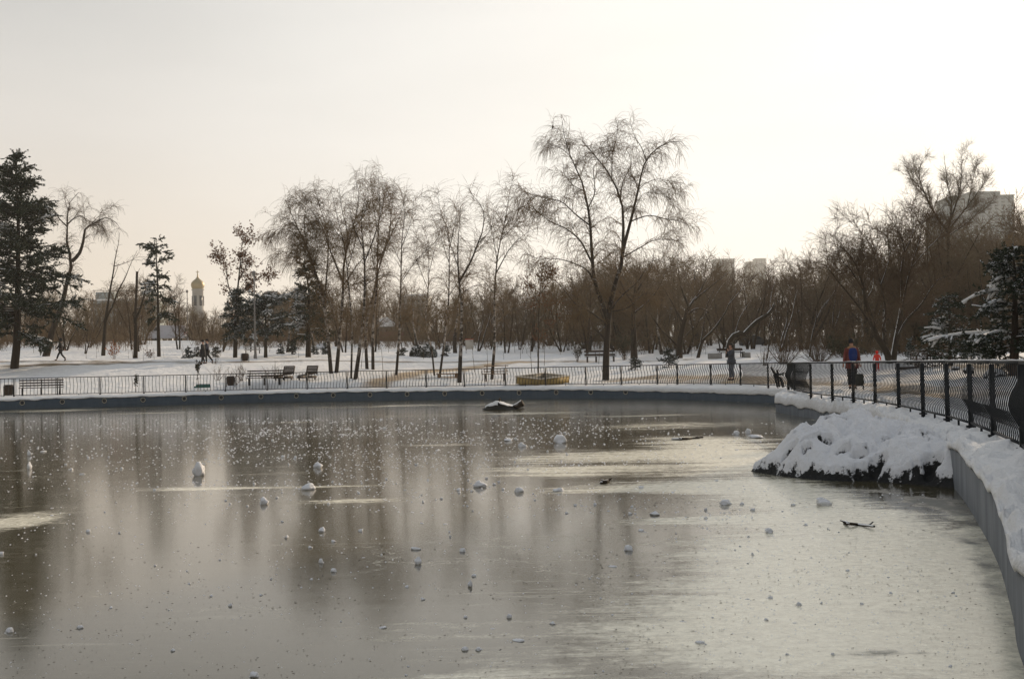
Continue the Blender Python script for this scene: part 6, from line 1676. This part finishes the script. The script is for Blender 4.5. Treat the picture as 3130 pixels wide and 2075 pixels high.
# snow bank and low wall behind the trees
t = thing('low_wall', 'low red-brown wall running behind the trunks at the back of the park', 'wall', gp(1110, 152))
for (a_, b_) in ((760, 1075), (1090, 1260), (1305, 1520)):
    pa, pb_ = gp(a_, 152) - gp(1110, 152), gp(b_, 152) - gp(1110, 152); c = (pa + pb_) / 2; Lw = np.linalg.norm(pb_ - pa)
    MB().box((c[0], c[1], c[2] + .55), (Lw, .25, 1.3), math.atan2(*(pb_ - pa)[:2][::-1])).build('wall_panel', plain('red_brown_wall', (.13, .062, .045), .85, .3, .8), t)
t = thing('snow_bank', 'heaped snow bank beside the small spruce behind the birch clump', 'snow bank', gp(988, 121))
o = bpy.data.objects.new('heap', LM[3]); COL.objects.link(o); o.parent = t; o.scale = (2.0, 1.6, 2.4); o.location = (0, 0, -.1)
t = thing('barrier', 'low white-topped barrier of horizontal boards near the lamp post', 'barrier', gp(772, 108))
mb = MB()
for k in range(2): mb.box((0, 0, .35 + .25 * k), (1.5, .06, .11), bev=.01)
mb.build('board', pale, t)
for s in (-1, 1): MB().box((s * .62, .06, .35), (.08, .07, .8)).build('post', M['wood_dark'], t)
t = thing('overhead_wire', 'thin overhead wire crossing between the lamp post and the trees by the church', 'wire', at(285, 888, 150))
P = resample([at(x, y, 150) - at(285, 888, 150) for x, y in ((285, 888), (380, 889), (470, 889))], 10); MB().tube(P, .035, 5).build('cable', M['iron'], t)

# ------------------------------------------------------------------ people
def skin(name, verts, edges, radii, mat, parent, sub=2, root=0):
    me = bpy.data.meshes.new(name); me.from_pydata([tuple(v) for v in verts], edges, []); me.materials.append(mat)
    o = bpy.data.objects.new(name, me); COL.objects.link(o); o.parent = parent
    md = o.modifiers.new('Skin', 'SKIN'); md.use_smooth_shade = True
    sv = me.skin_vertices[0].data
    for i, r in enumerate(radii):
        r = r if isinstance(r, tuple) else (r, r); sv[i].radius = r; sv[i].use_root = (i == root)
    ms = o.modifiers.new('Sub', 'SUBSURF'); ms.levels = sub; ms.render_levels = sub
    return o
skin_m = plain('skin', (.42, .24, .17), .55, .08, 8); hair_m = plain('dark_hair', (.02, .014, .01), .6, .3, 20)
def person(label, loc, rz, h, P, jacket, trousers, boots, long_coat=0.0, hood=None, cap=None, fem=False, hands=True):
    """P: joints by name, metres for a 1.75 m figure, facing -y"""
    J = dict(pel=(0, 0, .95), wai=(0, 0, 1.08), che=(0, .01, 1.30), nk=(0, .0, 1.49), jaw=(0, -.015, 1.575), hd=(0, -.01, 1.66), cr=(0, .0, 1.735), nose=(0, -.105, 1.635),
             shl=(-.19, .0, 1.42), ell=(-.24, .02, 1.14), wrl=(-.25, -.03, .90), shr=(.19, .0, 1.42), elr=(.24, .02, 1.14), wrr=(.25, -.03, .90),
             hil=(-.095, 0, .90), knl=(-.10, -.02, .50), anl=(-.10, .02, .09), tol=(-.105, -.15, .035), hir=(.095, 0, .90), knr=(.10, -.02, .50), anr=(.10, .02, .09), tor=(.105, -.15, .035))
    J.update(P); J = {k: np.array(v, float) for k, v in J.items()}
    s = h / 1.75
    t = thing('person', label, 'person', loc, rz, s=s)
    V = []; E = []; Rr = []; ix_ = {}
    def v(n, p, r, par=None):
        ix_[n] = len(V); V.append(p); Rr.append(r)
        if par is not None: E.append((ix_[par], ix_[n]))
    v('pel', J['pel'], (.15, .11)); v('wai', J['wai'], (.13, .10), 'pel'); v('che', J['che'], (.16, .115), 'wai'); v('nk', J['nk'], .055, 'che'); v('jaw', J['jaw'], (.068, .075), 'nk'); v('hd', J['hd'], (.078, .095), 'jaw'); v('cr', J['cr'], (.06, .075), 'hd')
    v('nose', J['nose'], .012, 'hd')
    for q in 'lr':
        v('sh' + q, J['sh' + q], .058, 'che'); v('el' + q, J['el' + q], .042, 'sh' + q); v('wr' + q, J['wr' + q], .028, 'el' + q)
        d = unit(J['wr' + q] - J['el' + q]); sd_ = unit(np.cross(d, [0, 1, .2]))
        v('pa' + q, J['wr' + q] + d * .075, (.036, .018), 'wr' + q)
        if hands:
            for f_ in range(4):
                b_ = J['wr' + q] + d * .085 + sd_ * (.028 - .019 * f_); L_f = (.06, .07, .066, .05)[f_]
                v(f'f{q}{f_}', b_ + d * L_f * .5, .009, 'pa' + q); v(f'g{q}{f_}', b_ + d * L_f * .9 + np.array([0, -.018, -.006]), .008, f'f{q}{f_}')
            v('t' + q, J['wr' + q] + d * .05 + sd_ * .045, .010, 'pa' + q)
        v('hi' + q, J['hi' + q], .095, 'pel'); v('kn' + q, J['kn' + q], .058, 'hi' + q); v('an' + q, J['an' + q], .04, 'kn' + q); v('to' + q, J['to' + q], .034, 'an' + q)
    skin('body', V, E, Rr, skin_m, t)
    # jacket
    up_ = np.array([0, 0, .05])
    jv = [J['pel'] - [0, 0, .02], J['wai'], J['che'], (J['che'] + J['nk']) / 2 + [0, 0, .05], J['shl'], J['ell'], J['wrl'], J['shr'], J['elr'], J['wrr']]
    skin('jacket', jv, [(0, 1), (1, 2), (2, 3), (2, 4), (4, 5), (5, 6), (2, 7), (7, 8), (8, 9)], [(.20, .16), (.185, .15), (.205, .155), .075, .085, .068, .052, .085, .068, .052], jacket, t)
    if long_coat:
        mb = MB(); k = 16; a = np.arange(k) * 2 * math.pi / k; rows = []
        for z_, rx_, ry_ in ((1.12, .20, .165), (.95, .215, .18), (.95 - long_coat * .5, .235, .21), (.95 - long_coat, .25, .235), (.95 - long_coat, .235, .22), (.9, .17, .14)):
            rows.append(np.stack([rx_ * np.cos(a), ry_ * np.sin(a) + J['pel'][1], np.full(k, z_)], -1))
        W_ = np.concatenate(rows); i_ = np.arange(len(rows) - 1)[:, None] * k; j_ = np.arange(k)[None]; j2_ = (j_ + 1) % k
        mb.add(W_, np.stack([i_ + j_, i_ + j2_, i_ + k + j2_, i_ + k + j_], -1).reshape(-1, 4)); mb.build('coat_skirt', jacket, t, smooth=True)
    tv = [J['pel'], J['hil'], J['knl'], J['anl'] + up_ * .6, J['hir'], J['knr'], J['anr'] + up_ * .6]
    skin('trousers', tv, [(0, 1), (1, 2), (2, 3), (0, 4), (4, 5), (5, 6)], [(.165, .125), .108, .078, .064, .108, .078, .064], trousers, t)
    for q in 'lr': skin('shoe', [J['an' + q] + [0, .03, -.03], J['an' + q] + [0, -.02, -.04], J['to' + q]], [(0, 1), (1, 2)], [.052, .055, .042], boots, t)
    hc = J['hd'] + np.array([0, .004, .015])
    def shell(name, rad, mat, keep, c=hc):
        nu, nv = 18, 12; W_ = []; 
        for a in range(nv + 1):
            ph = -math.pi / 2 + math.pi * a / nv
            for b_ in range(nu):
                th = 2 * math.pi * b_ / nu; W_.append((math.cos(ph) * math.cos(th), math.cos(ph) * math.sin(th), math.sin(ph)))
        W_ = np.array(W_); i_ = np.arange(nv)[:, None] * nu; j_ = np.arange(nu)[None]; j2_ = (j_ + 1) % nu
        Q = np.stack([i_ + j_, i_ + j2_, i_ + nu + j2_, i_ + nu + j_], -1).reshape(-1, 4)
        ctr = W_[Q].mean(1); Q = Q[[bool(keep(x)) for x in ctr]]
        mb = MB(); mb.add(W_ * rad + c, Q); o = mb.build(name, mat, t, smooth=True)
        sm = o.modifiers.new('thick', 'SOLIDIFY'); sm.thickness = .012; return o
    if hood is not None: shell('hood', np.array([.125, .135, .165]), hood, lambda x: x[1] > -.55, hc + np.array([0, .02, -.01]))
    if cap is not None: shell('hat', np.array([.103, .122, .145]), cap, lambda x: x[2] > -.05 - .25 * (x[1] > 0))
    elif hood is None: shell('hair', np.array([.098, .118, .135]), hair_m, lambda x: x[2] > .35 or (x[1] > .0 and x[2] > -.65))
    return t
black = plain('black_cloth', (.016, .016, .018), .8, .3, 14); dgrey = plain('dark_grey_wool', (.055, .06, .072), .85, .25, 14); blue_j = plain('grey_jeans', (.10, .11, .13), .8, .25, 14)
redc = plain('dull_red_coat', (.13, .032, .027), .75, .25, 10); brightred = plain('bright_red_suit', (.62, .035, .02), .7, .15, 8); fur = plain('tan_fur', (.30, .17, .09), .9, .4, 30); bluep = plain('blue_backpack', (.012, .03, .13), .7, .25, 9); olive = plain('dark_olive', (.03, .032, .025), .85, .3, 9)
# striding walker, hidden above the waist by the spruce boughs; walks towards picture left
person('person in black striding along the earthy path beneath the tall spruce', gp(186, 91.5), R(-90), 1.72,
       dict(hil=(-.09, 0, .88), knl=(-.10, -.24, .50), anl=(-.10, -.36, .12), tol=(-.105, -.54, .10), hir=(.09, 0, .88), knr=(.10, .12, .49), anr=(.10, .42, .12), tor=(.105, .28, .03), wrl=(-.25, .18, .92), wrr=(.24, -.24, .95), elr=(.25, -.05, 1.15)),
       black, black, black, hood=black)
# the couple
person('person in a long black coat walking on the path near the litter bin', gp(621, 86.5), R(-100), 1.72,
       dict(knl=(-.09, -.10, .50), anl=(-.09, -.14, .09), tol=(-.09, -.30, .035), knr=(.09, .04, .50), anr=(.09, .16, .10), tor=(.09, .02, .03), wrl=(-.16, -.16, 1.02), wrr=(.16, -.15, 1.02)), black, black, black, long_coat=.45, cap=black)
person('taller person in dark clothes striding just behind the one in the long coat', gp(634, 87.2), R(-95), 1.76,
       dict(knl=(-.10, -.12, .50), anl=(-.10, -.10, .09), tol=(-.10, -.27, .03), knr=(.10, .18, .50), anr=(.10, .46, .13), tor=(.10, .34, .04), wrl=(-.15, -.15, 1.05), wrr=(.20, -.10, .95)), plain('dark_blue_coat', (.03, .033, .05), .8, .2, 12), black, black, cap=black)
# man by the railing, side on, hand at his face
person('bareheaded person in a grey jacket standing side-on behind the railing, hand raised to the face', gp(2237, 57.5), R(-72), 1.76,
       dict(elr=(.20, -.20, 1.18), wrr=(.08, -.20, 1.42), ell=(-.20, -.14, 1.17), wrl=(-.08, -.22, 1.32), anl=(-.09, -.03, .09), tol=(-.095, -.20, .035), anr=(.09, .05, .09), tor=(.095, -.12, .035)), dgrey, blue_j, black, long_coat=.12)
# adult in a red coat with a blue backpack, seen from behind, pulling a bag
ap = gp(2606, 41.2)
t = person('adult in a dull red fur-collared coat with a blue backpack, seen from behind', ap, R(172), 1.70,
       dict(wrl=(-.27, .04, .92), wrr=(.28, -.02, .92), anr=(.10, .12, .09), tor=(.10, -.03, .035)), redc, black, black, long_coat=.22, cap=black)
skin('fur_collar', [(-.14, .02, 1.46), (-.06, .09, 1.50), (.06, .09, 1.50), (.14, .02, 1.46)], [(0, 1), (1, 2), (2, 3)], [.05, .055, .055, .05], fur, t)
bp_ = thing('backpack', 'small rounded blue backpack worn over the dull red coat', 'backpack', (ap[0] - .01, ap[1] - .20, ap[2] + 1.20))
mb = MB(); n1_, n2_ = 14, 10
for_ = []
for a in range(n2_ + 1):
    ph = -math.pi / 2 + math.pi * a / n2_
    for c in range(n1_):
        th = 2 * math.pi * c / n1_; se = lambda x, p: math.copysign(abs(x) ** p, x)
        for_.append((.15 * se(math.cos(th), .7) * max(.02, math.cos(ph)) ** .5, .085 * se(math.sin(th), .7) * max(.02, math.cos(ph)) ** .5, .23 * se(math.sin(ph), .8)))
i_ = np.arange(n2_)[:, None] * n1_; j_ = np.arange(n1_)[None]; j2_ = (j_ + 1) % n1_
mb.add(for_, np.stack([i_ + j_, i_ + j2_, i_ + n1_ + j2_, i_ + n1_ + j_], -1).reshape(-1, 4)); mb.build('bag', bluep, bp_, smooth=True)
mb = MB(); mb.box((0, -.09, -.08), (.2, .04, .16), bev=.02); mb.build('pocket', bluep, bp_)
tb = thing('trolley_bag', 'dark wheeled shopping bag pulled along behind the adult in red', 'trolley bag', gp(2628, 40.4), R(-8))
mb = MB(); mb.box((0, 0, .33), (.27, .2, .42), bev=.04); mb.build('bag', olive, tb)
for s in (-1, 1):
    mb = MB(); mb.lathe([(.02, -.015), (.065, -.015), (.07, 0), (.065, .015), (.02, .015)], 14); V = mb.V[0]; mb.V[0] = np.stack([V[:, 2] + s * .12, V[:, 0], V[:, 1] + .07], -1); mb.build('wheel', black, tb, smooth=True)
mb = MB(); mb.tube(np.array([(-.08, .08, .5), (-.1, .14, .75), (-.12, .2, .9)]), .012, 6); mb.build('handle', M['iron'], tb)
# child in bright red
person('small child in a bright red hooded snowsuit walking beside the adult', gp(2682, 64), R(160), 1.10,
       dict(hd=(0, -.01, 1.62), cr=(0, 0, 1.72), jaw=(0, -.01, 1.54), shl=(-.17, 0, 1.36), shr=(.17, 0, 1.36), ell=(-.27, .02, 1.13), elr=(.27, .02, 1.13), wrl=(-.30, -.02, .93), wrr=(.30, -.02, .93)), brightred, brightred, brightred, hood=brightred)

# ------------------------------------------------------------------ birds
def bird(label, p, length, face, lift, seed):
    t = thing('bird', label, 'bird', p, face)
    c, s_ = math.cos(lift), math.sin(lift); L = length
    def q(x, z, y=0): return (x * c - z * s_, y, x * s_ + z * c + .16 * L)
    v = [q(0, .06 * L), q(.17 * L, .09 * L), q(.30 * L, .13 * L), q(.36 * L, .14 * L), q(.46 * L, .11 * L), q(-.2 * L, .02 * L), q(-.36 * L, -.01 * L), q(-.55 * L, -.03 * L), (.02 * L, .05 * L, .02 * L), (.02 * L, -.05 * L, .02 * L)]
    skin('body', v, [(0, 1), (1, 2), (2, 3), (3, 4), (0, 5), (5, 6), (6, 7), (0, 8), (0, 9)], [(.13 * L, .13 * L), .125 * L, .075 * L, .07 * L, .012 * L, .10 * L, .055 * L, (.05 * L, .02 * L), .014 * L, .014 * L], black, t)
pb = at(1690, 391, 68.5); bird('dark crow perched on the topmost twig of the weeping birch', pb - [0, 0, .02], .36, R(20), R(62), 1)
pb = at(1751, 699, 69); bird('small dark bird sitting among the lower boughs of the weeping birch', pb - [0, 0, .0], .26, R(150), R(50), 2)

# ------------------------------------------------------------------ winter haze
hz = MB(); hz.box((0, 580, 64), (3500, 2300, 134)); m, nt, Nn, Ll, b = newmat('haze'); Nn.remove(b)
pv = Nn.new('ShaderNodeVolumePrincipled'); pv.inputs['Color'].default_value = (.94, .92, .88, 1); pv.inputs['Density'].default_value = .0003; pv.inputs['Anisotropy'].default_value = .35
Ll.new(pv.outputs[0], Nn['Material Output'].inputs['Volume'])
ho = hz.build('haze', m); tag(ho, 'thin winter haze over the whole park', None, kind='stuff')
for o in list(bpy.data.objects):
    if 'h' in o.keys(): del o['h']
